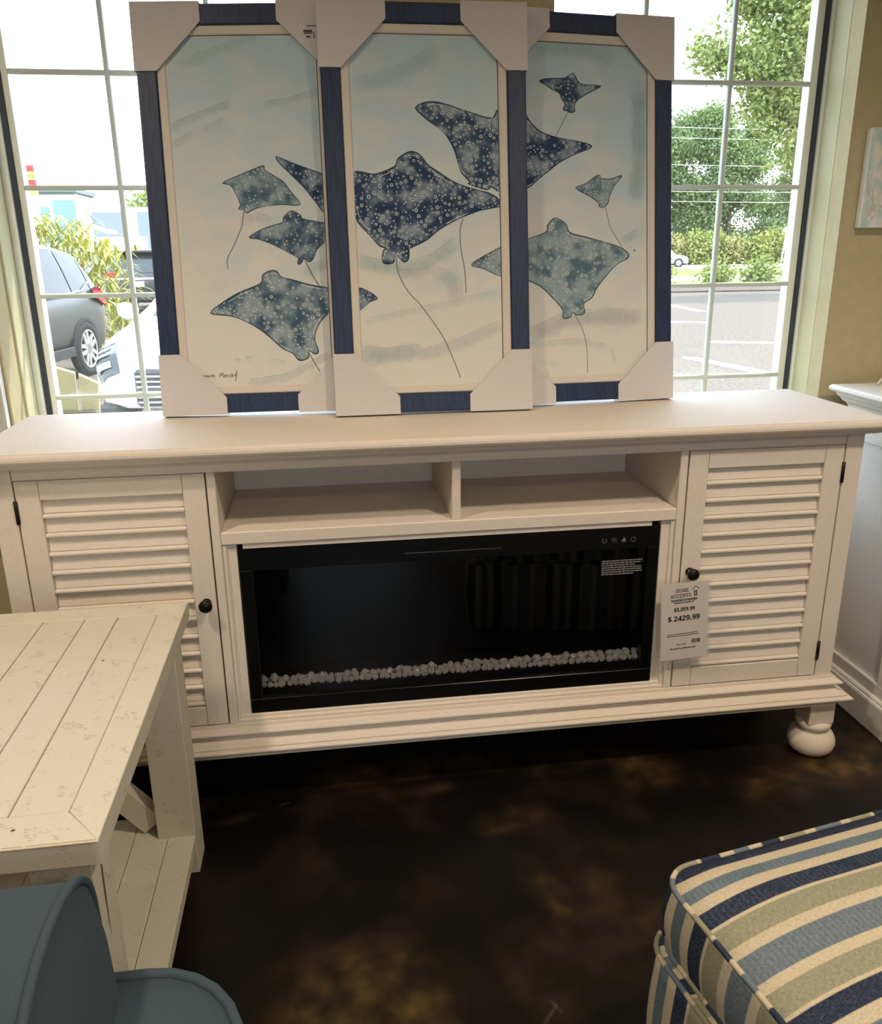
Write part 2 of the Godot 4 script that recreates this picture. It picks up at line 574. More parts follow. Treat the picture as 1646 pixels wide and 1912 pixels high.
func room() -> void:
	var up := Transform3D(PLAN, Vector3.ZERO)
	var w := shell("wall_back")
	var right := pv([[1.22, -0.47], [3.6, -0.47], [3.6, -0.74], [1.262, -0.74], [1.247, -0.645]])
	var left := pv([[-1.158, -0.47], [-3.2, -0.47], [-3.2, -0.74], [-1.150, -0.74], [-1.147, -0.645]])
	var pier := pv([[-0.25, -0.47], [0.339, -0.47], [0.339, -0.74], [-0.25, -0.74]])
	for p in [right, left, pier]:
		var st := mb()
		prism(st, p, 0.0, 2.95, up)
		part(w, "wall_panel", st, M["wall_paint"])
	for b in [[-1.158, -0.25], [0.339, 1.262]]:
		for h in [[0.0, SILL], [HEAD, 2.95]]:
			var st := mb()
			box(st, Vector3(b[0], h[0], -0.74), Vector3(b[1], h[1], -0.47), 0.0)
			part(w, "wall_panel", st, M["wall_paint"])
	# window units
	window("window_1", -1.147, -0.25, [-1.096, -0.842, -0.568, -0.300])
	window("window_2", 0.339, 1.244, [0.387, 0.660, 0.932, 1.186])
	# grey-green jamb boards between plaster and window frame
	var tr := shell("trim_1")
	for a in [[-1.158, -1.146], [1.232, 1.262]]:
		var st := mb()
		box(st, Vector3(a[0], SILL, -0.65), Vector3(a[1], HEAD, -0.556), 0.002)
		part(tr, "jamb_board", st, M["jamb_paint"])
	# the rest of the shop
	var fl := mb()
	var fx0 := -3.2
	var fx1 := 3.6
	var fz0 := -0.74
	var fz1 := 5.7
	quad(fl, Vector3(fx0, 0, fz0), Vector3(fx1, 0, fz0), Vector3(fx1, 0, fz1), Vector3(fx0, 0, fz1), Vector3.UP, fuv(fx0, fz0), fuv(fx1, fz0), fuv(fx1, fz1), fuv(fx0, fz1))
	box(fl, Vector3(fx0, -0.08, fz0), Vector3(fx1, -0.001, fz1), 0.0)
	var floor_ := put(self, "floor", done(fl), M["stained_concrete"])
	floor_.set_meta("kind", "structure")
	for a in [["wall_left", Vector3(-3.3, 0, -0.74), Vector3(-3.2, 2.95, 5.7)], ["wall_right", Vector3(3.6, 0, -0.74), Vector3(3.7, 2.95, 5.7)]]:
		var st := mb()
		box(st, a[1], a[2], 0.0)
		put(self, a[0], done(st), M["wall_paint"]).set_meta("kind", "structure")
	# street front behind the camera; its unseen window is added for cool fill light
	var fw := shell("wall_front")
	for a in [[Vector3(-3.3, 0, 5.7), Vector3(FW0, 2.95, 5.85)], [Vector3(FW1, 0, 5.7), Vector3(3.7, 2.95, 5.85)], [Vector3(FW0, 0, 5.7), Vector3(FW1, 0.6, 5.85)], [Vector3(FW0, 2.5, 5.7), Vector3(FW1, 2.95, 5.85)]]:
		var st := mb()
		box(st, a[0], a[1], 0.0)
		part(fw, "wall_panel", st, M["wall_paint"])
	var w3 := shell("window_3")
	var fr := mb()
	for a in [[FW0, FW0 + 0.05], [(FW0 + FW1) / 2 - 0.025, (FW0 + FW1) / 2 + 0.025], [FW1 - 0.05, FW1]]:
		box(fr, Vector3(a[0], 0.6, 5.74), Vector3(a[1], 2.5, 5.80), 0.003)
	for a in [[0.6, 0.65], [2.45, 2.5]]:
		box(fr, Vector3(FW0, a[0], 5.74), Vector3(FW1, a[1], 5.80), 0.003)
	part(w3, "window_frame", fr, M["vinyl"])
	for a in [[FW0 + 0.05, (FW0 + FW1) / 2 - 0.025], [(FW0 + FW1) / 2 + 0.025, FW1 - 0.05]]:
		var st := mb()
		box(st, Vector3(a[0], 0.65, 5.768), Vector3(a[1], 2.45, 5.772), 0.0)
		part(w3, "pane", st, M["window_glass"])
	var c := mb()
	box(c, Vector3(-3.3, 2.9, -0.74), Vector3(3.7, 3.0, 5.85), 0.0)
	put(self, "ceiling", done(c), M["ceiling_paint"]).set_meta("kind", "structure")
	# unseen eave added outside the window wall to keep direct sun off the console
	var e := mb()
	box(e, Vector3(-5, 2.75, -1.2), Vector3(6, 2.95, -0.75), 0.01)
	put(self, "added_eave_2", done(e), M["ceiling_paint"]).set_meta("kind", "structure")

func fuv(x: float, z: float) -> Vector2:
	return Vector2((x + 1.2) / 3.2, (z + 0.5) / 3.2)

func window(called: String, x0: float, x1: float, cols: Array) -> void:
	var w := shell(called)
	var rows := [SILL + 0.06, 1.0, 1.291, 1.581, 1.870, 2.160, HEAD - 0.06]
	var a: float = cols[0]
	var b: float = cols[3]
	var st := mb()
	# outer vinyl frame, then a dark gasket, then the sash
	for s in [[x0, x0 + 0.020], [x1 - 0.020, x1]]:
		box(st, Vector3(s[0], SILL, -0.72), Vector3(s[1], HEAD, -0.640), 0.003)
	for s in [[SILL, SILL + 0.02], [HEAD - 0.02, HEAD]]:
		box(st, Vector3(x0, s[0], -0.72), Vector3(x1, s[1], -0.640), 0.003)
	part(w, "window_frame", st, M["vinyl"])
	st = mb()
	for s in [[x0 + 0.020, x0 + 0.034], [x1 - 0.034, x1 - 0.020]]:
		if s[0] < a - 0.02 or s[1] > b + 0.02:
			box(st, Vector3(s[0], SILL + 0.02, -0.71), Vector3(s[1], HEAD - 0.02, -0.652), 0.0)
	part(w, "gasket", st, M["gasket"])
	st = mb()
	for s in [[minf(x0 + 0.034, a - 0.012), a], [b, maxf(x1 - 0.034, b + 0.012)]]:
		box(st, Vector3(s[0], SILL + 0.02, -0.70), Vector3(s[1], HEAD - 0.02, -0.657), 0.002)
	for s in [[SILL + 0.02, rows[0]], [rows[6], HEAD - 0.02]]:
		box(st, Vector3(a, s[0], -0.70), Vector3(b, s[1], -0.657), 0.002)
	part(w, "sash", st, M["vinyl"])
	for k in [1, 2]:
		st = mb()
		box(st, Vector3(cols[k] - 0.0065, rows[0], -0.672), Vector3(cols[k] + 0.0065, rows[6], -0.652), 0.003)
		part(w, "muntin", st, M["muntin_paint"])
	for k in range(1, 6):
		st = mb()
		box(st, Vector3(a, rows[k] - 0.0065, -0.671), Vector3(b, rows[k] + 0.0065, -0.653), 0.003)
		part(w, "muntin", st, M["muntin_paint"])
	for i in 3:
		for j in 6:
			st = mb()
			box(st, Vector3(cols[i] + 0.005, rows[j] + 0.005, -0.666), Vector3(cols[i + 1] - 0.005, rows[j + 1] - 0.005, -0.662), 0.0)
			part(w, "pane", st, M["window_glass"])

func lamps(energy: float) -> void:
	for p in [[-1.35, 1.05, "over the end table", 1.15, 80.0], [0.75, 1.5, "over the ottoman", 1.4, 76.0], [2.05, 1.55, "over the right of the floor", 0.5, 80.0], [-0.75, 3.5, "farther back on the left", 0.75, 88.0], [1.25, 3.6, "farther back on the right", 0.75, 88.0]]:
		var t := thing("downlight", "round recessed warm ceiling downlight " + p[2], "lamp", Vector3(p[0], 2.9, p[1]), "ceiling downlights")
		var st := mb(false)
		lathe(st, [[0.085, 0.0], [0.115, -0.001], [0.115, -0.007], [0.085, -0.009], [0.085, -0.002]], 28)
		part(t, "trim_ring", st, M["vinyl"], false)
		st = mb(false)
		lathe(st, [[0.0, -0.004], [0.084, -0.004], [0.084, -0.001], [0.0, -0.001]], 28)
		part(t, "diffuser", st, M["lamp_glow"], false)
		var l := SpotLight3D.new()
		l.name = "lamp_light"
		l.light_size = 0.08
		l.spot_angle = p[4]
		l.spot_angle_attenuation = 1.0
		l.spot_range = 12.0
		l.spot_attenuation = 2.0
		l.light_color = Color(1.0, 0.905, 0.785)
		l.light_energy = energy * p[3]
		l.shadow_enabled = true
		t.add_child(l)
		l.position = Vector3(0, -0.10, 0)
		l.rotation = Vector3(-PI / 2, 0, 0)

# ---------------------------------------------------------------- the console
const BX := 1.064      # half width of the body
const DOOR_OUT := 1.0157
const DOOR_IN := 0.5926
const DOOR_TOP := 0.9155
const DOOR_LOW := 0.2530

func console() -> void:
	var t := thing("fireplace_console", "long white media console with louvred doors and an electric fireplace below the window", "console", Vector3(0, 0, -0.2))
	var wp: Material = M["white_paint"]
	var st := mb()
	# top with a rounded nose and a small cove under it
	ring(st, [[0.034, 0.9865], [0.040, 0.9865], [0.0405, 0.9845], [0.043, 0.9845], [0.049, 0.9815], [0.051, 0.976], [0.051, 0.970], [0.047, 0.964], [0.040, 0.961], [0.036, 0.960], [0.034, 0.956], [0.029, 0.951], [0.020, 0.947], [0.012, 0.945], [0.0, 0.945]], -BX, BX, -0.41, 0.0)
	part(t, "top", st, wp)
	st = mb()
	for s in [-1.0, 1.0]:
		st = mb()
		box(st, Vector3(minf(s * (BX - 0.02), s * BX), 0.165, -0.41), Vector3(maxf(s * (BX - 0.02), s * BX), 0.945, -0.001), 0.001)
		part(t, "side_panel", st, wp)
	st = mb()
	box(st, Vector3(-BX + 0.02, 0.165, -0.41), Vector3(BX - 0.02, 0.945, -0.398), 0.0)
	part(t, "back_panel", st, wp)
	st = mb()
	box(st, Vector3(-BX + 0.02, 0.235, -0.398), Vector3(BX - 0.02, 0.2505, -0.002), 0.0)
	part(t, "bottom_panel", st, wp)
	# face frame
	for s in [-1.0, 1.0]:
		st = mb()
		box(st, Vector3(minf(s * (DOOR_OUT + 0.0015), s * (BX + 0.001)), 0.235, -0.02), Vector3(maxf(s * (DOOR_OUT + 0.0015), s * (BX + 0.001)), 0.945, 0.0015), 0.0015)
		part(t, "corner_stile", st, wp)
		st = mb()
		box(st, Vector3(minf(s * 0.571, s * (DOOR_IN - 0.0015)), 0.2505, -0.39), Vector3(maxf(s * 0.571, s * (DOOR_IN - 0.0015)), 0.9165, 0.0), 0.0015)
		part(t, "partition", st, wp)
	st = mb()
	box(st, Vector3(-DOOR_OUT, DOOR_TOP + 0.0015, -0.02), Vector3(DOOR_OUT, 0.945, 0.0), 0.001)
	part(t, "frieze", st, wp)
	st = mb()
	box(st, Vector3(-0.571, 0.735, -0.39), Vector3(0.571, 0.767, -0.002), 0.0025)
	part(t, "shelf", st, wp)
	st = mb()
	box(st, Vector3(-0.011, 0.767, -0.39), Vector3(0.011, 0.93, -0.006), 0.0015)
	part(t, "divider", st, wp)
	st = mb()
	box(st, Vector3(-0.571, 0.767, -0.395), Vector3(0.571, 0.945, -0.385), 0.0)
	part(t, "cubby_back", st, wp)
	st = mb()
	box(st, Vector3(-0.522, 0.7215, -0.03), Vector3(0.510, 0.7345, -0.008), 0.001)
	part(t, "batten", st, wp)
	# beaded surround of the fireplace
	for s in [-1.0, 1.0]:
		st = mb()
		box(st, Vector3(minf(s * 0.537, s * 0.571), 0.2505, -0.05), Vector3(maxf(s * 0.537, s * 0.571), 0.735, -0.014), 0.001)
		box(st, Vector3(minf(s * 0.560, s * 0.571), 0.2505, -0.03), Vector3(maxf(s * 0.560, s * 0.571), 0.735, -0.006), 0.003)
		part(t, "surround_stile", st, wp)
	st = mb()
	box(st, Vector3(-0.571, 0.2505, -0.05), Vector3(0.571, 0.2690, -0.010), 0.003)
	box(st, Vector3(-0.571, 0.2505, -0.03), Vector3(0.571, 0.2590, -0.004), 0.003)
	part(t, "surround_rail", st, wp)
	# base moulding
	st = mb()
	ring(st, [[0.0, 0.2500], [0.004, 0.2500], [0.004, 0.2410], [0.020, 0.2395], [0.0255, 0.2370], [0.0265, 0.2335], [0.0245, 0.2300], [0.016, 0.2285], [0.006, 0.2280], [0.006, 0.2235], [0.012, 0.2150], [0.022, 0.2080], [0.034, 0.2025], [0.038, 0.2018], [0.0360, 0.2005], [0.0360, 0.1985], [0.044, 0.1980], [0.0490, 0.1955], [0.0490, 0.1915], [0.045, 0.1885], [0.018, 0.1875], [0.018, 0.1860], [0.018, 0.1660], [0.020, 0.1640], [-0.05, 0.1640]], -BX, BX, -0.41, 0.0)
	part(t, "base_moulding", st, wp)
	# bun feet
	for x in [-1.0, 1.0]:
		for z in [-0.015, -0.365]:
			st = mb(false)
			var xf := Transform3D(Basis(), Vector3(x * 1.043, 0, z))
			lathe(st, [[0.0, 0.106], [0.040, 0.106], [0.047, 0.102], [0.050, 0.095], [0.048, 0.087], [0.042, 0.081], [0.040, 0.077], [0.048, 0.072], [0.058, 0.062], [0.0645, 0.048], [0.066, 0.034], [0.062, 0.019], [0.052, 0.007], [0.040, 0.0], [0.0, 0.0]], 28, xf)
			st.set_smooth_group(-1)
			box(st, Vector3(x * 1.043 - 0.038, 0.104, z - 0.038), Vector3(x * 1.043 + 0.038, 0.165, z + 0.038), 0.002)
			part(t, "bun_foot", st, wp)
	door(t, -1.0)
	door(t, 1.0)

func door(t: Node3D, s: float) -> void:
	var d := Node3D.new()
	d.name = "door"
	t.add_child(d, true)
	d.set_meta("label", "left louvred door" if s < 0 else "right louvred door")
	var wp: Material = M["white_paint"]
	var x0 := minf(s * DOOR_IN, s * DOOR_OUT)
	var x1 := maxf(s * DOOR_IN, s * DOOR_OUT)
	var g := 0.053
	var y0 := DOOR_LOW + 0.0012
	for q in [[x0 + 0.0020, x0 + g], [x1 - g, x1 - 0.0020]]:
		var st := mb()
		box(st, Vector3(q[0], y0, -0.019), Vector3(q[1], DOOR_TOP, 0.001), 0.0012)
		part(d, "stile", st, wp)
	var xa := x0 + g + 0.0009
	var xb := x1 - g - 0.0009
	for q in [[DOOR_TOP - 0.046, DOOR_TOP], [y0, y0 + 0.052]]:
		var st := mb()
		box(st, Vector3(xa, q[0], -0.019), Vector3(xb, q[1], 0.0008), 0.0012)
		part(d, "rail", st, wp)
	var lo := y0 + 0.0535
	var pitch := (DOOR_TOP - 0.046 - lo) / 12.0
	var prof := pv([[-0.020, 0.0465], [-0.0155, 0.0465], [-0.0080, 0.0140], [-0.0105, 0.0132], [-0.0105, 0.0116], [-0.0035, 0.0110], [-0.0008, 0.0085], [-0.0002, 0.0055], [-0.0012, 0.0025], [-0.0045, 0.0008], [-0.020, 0.0008]])
	var mesh: ArrayMesh
	var st := mb()
	prism(st, prof, xa, xb, Transform3D(ALONG_X, Vector3.ZERO))
	mesh = done(st)
	for k in 12:
		var o := put(d, "louver", mesh, wp, true)
		o.position += Vector3(0, lo + k * pitch, 0)
	var back := mb()
	box(back, Vector3(xa, y0 + 0.03, -0.024), Vector3(xb, DOOR_TOP - 0.03, -0.0195), 0.0)
	part(d, "panel", back, wp)
	# knob
	var kx := s * 0.6175
	var kn := mb(false)
	lathe(kn, [[0.0, 0.0], [0.011, 0.0], [0.011, 0.003], [0.006, 0.006], [0.006, 0.014], [0.010, 0.018], [0.0155, 0.022], [0.0165, 0.027], [0.0135, 0.032], [0.007, 0.0345], [0.0, 0.035]], 20, Transform3D(Basis(Vector3(1, 0, 0), Vector3(0, 0, 1), Vector3(0, -1, 0)), Vector3(kx, 0.592, 0.001)))
	part(d, "knob", kn, M["black_metal"], true, "round black metal knob")
	for y in [0.843, 0.331]:
		var h := mb(false)
		tube(h, [Vector3(s * (DOOR_OUT - 0.001), y - 0.027, 0.0035), Vector3(s * (DOOR_OUT - 0.001), y + 0.027, 0.0035)], 0.0045, 10)
		part(d, "hinge", h, M["black_metal"], true, "black hinge barrel")

# ---------------------------------------------------------------- electric fireplace
func fireplace() -> void:
	var t := thing("electric_fireplace", "black glass-fronted electric fireplace set into the white console", "fireplace", Vector3(0, 0.27, -0.1))
	var blk := mat("fireplace_black", Color(0.028, 0.032, 0.038), 0.28, 0.0, 0.4)
	var inside := mat("firebox_black", Color(0.022, 0.022, 0.023), 0.85, 0.0, 0.2)
	var x := 0.5345
	var y0 := 0.2700
	var y1 := 0.7340
	var f := -0.012
	for a in [["top_rail", Vector3(-x, 0.662, -0.04), Vector3(x, 0.7205, f)], ["bottom_rail", Vector3(-x, y0, -0.04), Vector3(x, 0.309, f)], ["side_rail", Vector3(-x, 0.309, -0.04), Vector3(-x + 0.030, 0.662, f)], ["side_rail", Vector3(x - 0.030, 0.309, -0.04), Vector3(x, 0.662, f)]]:
		var st := mb()
		box(st, a[1], a[2], 0.0012)
		part(t, a[0], st, blk)
	var st := mb()
	box(st, Vector3(-x, y0, -0.25), Vector3(x, y1 - 0.004, -0.24), 0.0)
	box(st, Vector3(-x, y0, -0.24), Vector3(x, y0 + 0.006, -0.04), 0.0)
	box(st, Vector3(-x, y1 - 0.014, -0.24), Vector3(x, y1 - 0.004, -0.031), 0.0)
	box(st, Vector3(-x, y0, -0.24), Vector3(-x + 0.01, y1 - 0.004, -0.04), 0.0)
	box(st, Vector3(x - 0.01, y0, -0.24), Vector3(x, y1 - 0.004, -0.04), 0.0)
	part(t, "firebox", st, inside)
	st = mb()
	box(st, Vector3(-x + 0.030, 0.309, -0.022), Vector3(x - 0.030, 0.662, -0.018), 0.0)
	var g := mat("fireplace_glass", Color(0.03, 0.03, 0.035, 0.10), 0.03, 0.0, 0.42)
	g.transparency = BaseMaterial3D.TRANSPARENCY_ALPHA
	part(t, "glass", st, g, true, "dark glass front")
	# outlet slit in the upper rail
	st = mb()
	box(st, Vector3(-0.13, 0.6835, f), Vector3(0.116, 0.6848, f + 0.0012), 0.0)
	part(t, "outlet_slit", st, M["grey_ink"])
	# touch symbols: timer, heat, flame, power
	var ic := mat("symbol_print", Color(0.42, 0.43, 0.45), 0.6)
	var fz := f + 0.0006
	for k in 4:
		var cx: float = [0.386, 0.412, 0.438, 0.463][k]
		var cy := 0.6865
		st = mb(false)
		if k == 0 or k == 3:
			var pts := []
			for i in 15:
				var a := PI / 2 + 0.5 + (TAU - 1.0) * i / 14.0
				pts.append(Vector3(cx + cos(a) * 0.0062, cy + sin(a) * 0.0062, fz))
			tube(st, pts, 0.0007, 5)
			if k == 0:
				tube(st, [Vector3(cx, cy + 0.004, fz), Vector3(cx, cy, fz), Vector3(cx + 0.003, cy, fz)], 0.0006, 5)
			else:
				tube(st, [Vector3(cx, cy + 0.0075, fz), Vector3(cx, cy + 0.001, fz)], 0.0007, 5)
		elif k == 1:
			for j in 3:
				var pts := []
				for i in 7:
					pts.append(Vector3(cx - 0.005 + j * 0.005 + sin(i * 1.05) * 0.0014, cy - 0.006 + i * 0.002, fz))
				tube(st, pts, 0.0007, 5)
		else:
			prism(st, pv([[-0.005, -0.006], [0.005, -0.006], [0.006, -0.001], [0.003, 0.002], [0.0, 0.0075], [-0.002, 0.002], [-0.006, -0.001]]), 0.0, 0.0006, Transform3D(Basis(), Vector3(cx, cy, f)))
		part(t, "touch_symbol", st, ic)
	# printed warning block on the glass
	st = mb()
	for r in 7:
		var y := 0.6275 - r * 0.0062
		var px := 0.384
		var end := 0.494 - (0.02 if r in [2, 6] else 0.0) - rng.randf() * 0.004
		while px < end:
			var w := minf(rng.randf_range(0.004, 0.013), end - px)
			box(st, Vector3(px, y - 0.0017, -0.0178), Vector3(px + w, y + 0.0017, -0.0174), 0.0)
			px += w + 0.0018
	part(t, "warning_print", st, mat("warning_ink", Color(0.5, 0.5, 0.5), 0.8))
	# bed with clear crystals
	var bed := mb()
	box(bed, Vector3(-0.515, 0.309, -0.115), Vector3(0.515, 0.3265, -0.030), 0.001)
	var b := part(t, "ember_bed", bed, inside)
	var cr := mat("crystal_glass", Color(0.93, 0.95, 0.96, 0.10), 0.03, 0.0, 0.6)
	cr.refraction_enabled = true
	cr.refraction_scale = 0.06
	cr.albedo_color = Color(0.98, 0.98, 0.97, 0.24)
	var kinds := []
	for k in 5:
		kinds.append(gem(k))
	var n := 0
	for row in 3:
		var cx := -0.505
		while cx < 0.505:
			var r := rng.randf_range(0.0075, 0.0125)
			var o := put(b, "crystal", kinds[n % 5], cr, true)
			o.position += Vector3(cx, 0.3265 + r * 0.8 + (0.010 if row == 1 else 0.0) * rng.randf_range(0.3, 1.2), [-0.040, -0.052, -0.066][row] + rng.randf_range(-0.003, 0.003))
			o.basis = Basis.from_euler(Vector3(rng.randf() * TAU, rng.randf() * TAU, rng.randf() * TAU)) * Basis.from_scale(Vector3.ONE * r)
			cx += r * (1.75 if row != 1 else 2.4)
			n += 1

func gem(k: int) -> ArrayMesh:
	var r := RandomNumberGenerator.new()
	r.seed = 100 + k
	var st := mb()
	var rings := []
	for i in 4:
		var y: float = [-0.95, -0.35, 0.4, 0.9][i]
		var rad: float = [0.35, 0.95, 0.9, 0.4][i]
		var q := []
		for j in 6:
			var a := TAU * (j + 0.5 * (i % 2)) / 6.0
			q.append(Vector3(cos(a) * rad * r.randf_range(0.85, 1.1), y * r.randf_range(0.9, 1.1), sin(a) * rad * r.randf_range(0.85, 1.1)))
		rings.append(q)
	loft(st, rings)
	return done(st)

# ---------------------------------------------------------------- price card hung from the right knob
func price_tag() -> void:
	var ry := Vector3(0.132, 0.010, 0.004).normalized()
	var up := Vector3(-0.02, 1.0, 0.035)
	up = (up - ry * up.dot(ry)).normalized()
	var nz := ry.cross(up)
	var t := thing("price_tag", "white printed price card in a clear sleeve hanging from the right door knob", "price tag", Vector3(0.546, 0.347, 0.026))
	t.basis = Basis(ry, up, nz)
	var w := 0.128
	var h := 0.224
	var st := mb()
	prism(st, pv([[0, 0], [w, 0], [w, h], [0, h]]), 0.0, 0.0006)
	part(t, "card", st, mat("card_paper", Color(0.83, 0.81, 0.79), 0.75, 0.0, 0.3), false)
	st = mb()
	prism(st, pv([[-0.004, -0.010], [w + 0.009, -0.006], [w + 0.009, h + 0.003], [-0.004, h + 0.003]]), -0.0012, -0.0004)
	var g := mat("clear_sleeve", Color(0.95, 0.95, 0.93, 0.12), 0.12, 0.0, 0.5)
	g.transparency = BaseMaterial3D.TRANSPARENCY_ALPHA
	part(t, "sleeve", st, g, false)
	# thread loop over the neck of the knob
	st = mb(false)
	var inv := t.transform.affine_inverse()
	tube(st, [Vector3(0.060, h - 0.002, -0.0008), inv * Vector3(0.6085, 0.588, 0.012), inv * Vector3(0.6110, 0.5995, 0.011), inv * Vector3(0.6240, 0.5995, 0.011), inv * Vector3(0.6265, 0.588, 0.012), Vector3(0.082, h - 0.002, -0.0008)], 0.0006, 5)
	part(t, "thread", st, M["vinyl"], false)
	var ink: Material = M["ink"]
	var z := 0.0009
	text(t, "lettering", "HOME", 0.0095, Vector3(0.056, 0.2035, z), ink, "Droid Serif", false, 0.034)
	text(t, "lettering", "ACCENTS", 0.0100, Vector3(0.052, 0.1885, z), ink, "Droid Serif", false, 0.056)
	text(t, "lettering", "II", 0.0150, Vector3(0.0925, 0.1920, z), ink, "Droid Serif", true, 0.0100)
	st = mb(false)
	tube(st, [Vector3(0.0835, 0.2035, z), Vector3(0.0925, 0.2125, z), Vector3(0.1015, 0.2035, z)], 0.0008, 5)
	part(t, "roof_logo", st, ink, false)
	st = mb()
	prism(st, pv([[0.026, 0.1772], [0.098, 0.1772], [0.098, 0.1785], [0.026, 0.1785]]), 0.0005, 0.0009)
	part(t, "rule", st, ink, false)
	text(t, "lettering", "FURNITURE & ACCESSORIES", 0.0036, Vector3(0.062, 0.1745, z), ink, "Droid Sans", true, 0.070)
	text(t, "lettering", "MURRELLS INLET, SC", 0.0034, Vector3(0.062, 0.1685, z), ink, "Droid Sans", true, 0.054)
	text(t, "lettering", "$3,059.99", 0.0105, Vector3(0.063, 0.1490, z), ink, "Droid Sans", true, 0.056)
	text(t, "lettering", "$ 2429.99", 0.0145, Vector3(0.062, 0.1225, z), ink, "Droid Sans", true, 0.086)
	st = mb()
	for row in [[0.0760, 0.018, 0.100], [0.0705, 0.016, 0.103], [0.0440, 0.043, 0.070]]:
		var px: float = row[1]
		while px < row[2]:
			var l := minf(rng.randf_range(0.003, 0.010), row[2] - px)
			prism(st, pv([[px, row[0]], [px + l, row[0]], [px + l, row[0] + 0.0019], [px, row[0] + 0.0019]]), 0.0005, 0.0009)
			px += l + 0.0013
	var bx := 0.084
	while bx < 0.108:
		var l := rng.randf_range(0.0006, 0.0016)
		prism(st, pv([[bx, 0.0455], [bx + l, 0.0455], [bx + l, 0.0575], [bx, 0.0575]]), 0.0005, 0.0009)
		bx += l + rng.randf_range(0.0005, 0.0012)
	part(t, "small_print", st, ink, false)
	text(t, "lettering", "The Look You Want For Less", 0.0042, Vector3(0.060, 0.0335, z), ink, "Droid Sans", true, 0.070)

# ---------------------------------------------------------------- three framed prints
func pictures() -> void:
	var dat := [
		[Vector3(-0.734, 0.9912, -0.334), Vector3(0.9965, 0.0133, 0.0829), Vector3(-0.0006, 0.9884, -0.1520), "left framed print of four spotted rays with a signature, leaning behind the middle one"],
		[Vector3(-0.280, 0.9912, -0.250), Vector3(1, 0, 0), Vector3(0, 0.9888, -0.1494), "middle framed print with one large dark spotted ray, in front of the other two"],
		[Vector3(0.160, 0.9954, -0.2886), Vector3(0.9951, -0.0079, -0.0986), Vector3(-0.0072, 0.9884, -0.1515), "right framed print with small rays and a pale teal ray, leaning behind the middle one"]]
	var w := 0.528
	var h := 1.017
	for n in 3:
		var d: Array = dat[n]
		var r: Vector3 = d[1].normalized()
		var u: Vector3 = (d[2] - r * d[2].dot(r)).normalized()
		var t := thing("framed_print", d[3], "picture", d[0], "spotted ray triptych")
		t.basis = Basis(r, u, r.cross(u))
		var e := 0.004
		var a := 0.049
		for s in 4:
			var x0 := e
			var x1 := w - e
			var y0 := e
			var y1 := h - e
			var o := [Vector2(x0, y0), Vector2(x1, y0), Vector2(x1, y1), Vector2(x0, y1)]
			var i_ := [Vector2(x0 + a, y0 + a), Vector2(x1 - a, y0 + a), Vector2(x1 - a, y1 - a), Vector2(x0 + a, y1 - a)]
			var c := 0.022
			var k_ := [Vector2(x0 + a + c, y0 + a + c), Vector2(x1 - a - c, y0 + a + c), Vector2(x1 - a - c, y1 - a - c), Vector2(x0 + a + c, y1 - a - c)]
			var s2 := (s + 1) % 4
			var st := mb()
			prism(st, PackedVector2Array([o[s], o[s2], i_[s2], i_[s]]), -0.026, 0.0, Transform3D(), 0.003)
			part(t, "frame_rail", st, M["navy_wood"], false)
			st = mb()
			prism(st, PackedVector2Array([i_[s], i_[s2], k_[s2], k_[s]]), -0.022, -0.004, Transform3D(), 0.0025)
			part(t, "liner_rail", st, M["liner"], false)
		var st := mb()
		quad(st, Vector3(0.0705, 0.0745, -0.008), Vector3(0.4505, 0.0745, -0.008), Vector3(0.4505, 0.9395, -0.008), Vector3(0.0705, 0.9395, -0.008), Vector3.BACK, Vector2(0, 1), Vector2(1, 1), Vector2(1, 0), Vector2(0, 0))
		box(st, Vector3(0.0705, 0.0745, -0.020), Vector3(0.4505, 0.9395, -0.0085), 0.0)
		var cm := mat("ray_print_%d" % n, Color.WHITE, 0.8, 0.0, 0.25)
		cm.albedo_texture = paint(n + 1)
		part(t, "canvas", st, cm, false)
		st = mb()
		box(st, Vector3(0.02, 0.02, -0.0265), Vector3(w - 0.02, h - 0.02, -0.0215), 0.0)
		part(t, "backing", st, M["cardboard"], false)
		# folded cardboard corners
		for sx in [0, 1]:
			for sy in [0, 1]:
				st = mb()
				var p := []
				for v in [[0, 0], [0.170, 0], [0.170, 0.046], [0.0545, 0.160], [0, 0.160]]:
					p.append([w - v[0] if sx else v[0], h - v[1] if sy else v[1]])
				prism(st, pv(p), 0.0012, 0.0034)
				var wx := [w - 0.0022, w] if sx else [0.0, 0.0022]
				var wy := [h - 0.0022, h] if sy else [0.0, 0.0022]
				box(st, Vector3(wx[0], minf(p[0][1], p[4][1]), -0.0275), Vector3(wx[1], maxf(p[0][1], p[4][1]), 0.003), 0.0)
				box(st, Vector3(minf(p[0][0], p[1][0]), wy[0], -0.0275), Vector3(maxf(p[0][0], p[1][0]), wy[1], 0.003), 0.0)
				var prot := part(t, "corner_protector", st, M["cardboard"], false, "folded pale cardboard corner")
				if n == 0 and sx == 1 and sy == 1:
					st = mb()
					for row in [[0.432, 0.462, 0.956, 0.0012], [0.424, 0.446, 0.944, 0.0032], [0.425, 0.446, 0.9385, 0.0012], [0.430, 0.441, 0.931, 0.0022], [0.4485, 0.4510, 0.934, 0.008]]:
						box(st, Vector3(row[0], row[2] - row[3], 0.0034), Vector3(row[1], row[2] + row[3], 0.0037), 0.0)
					part(prot, "sticker_print", st, M["grey_ink"], false)

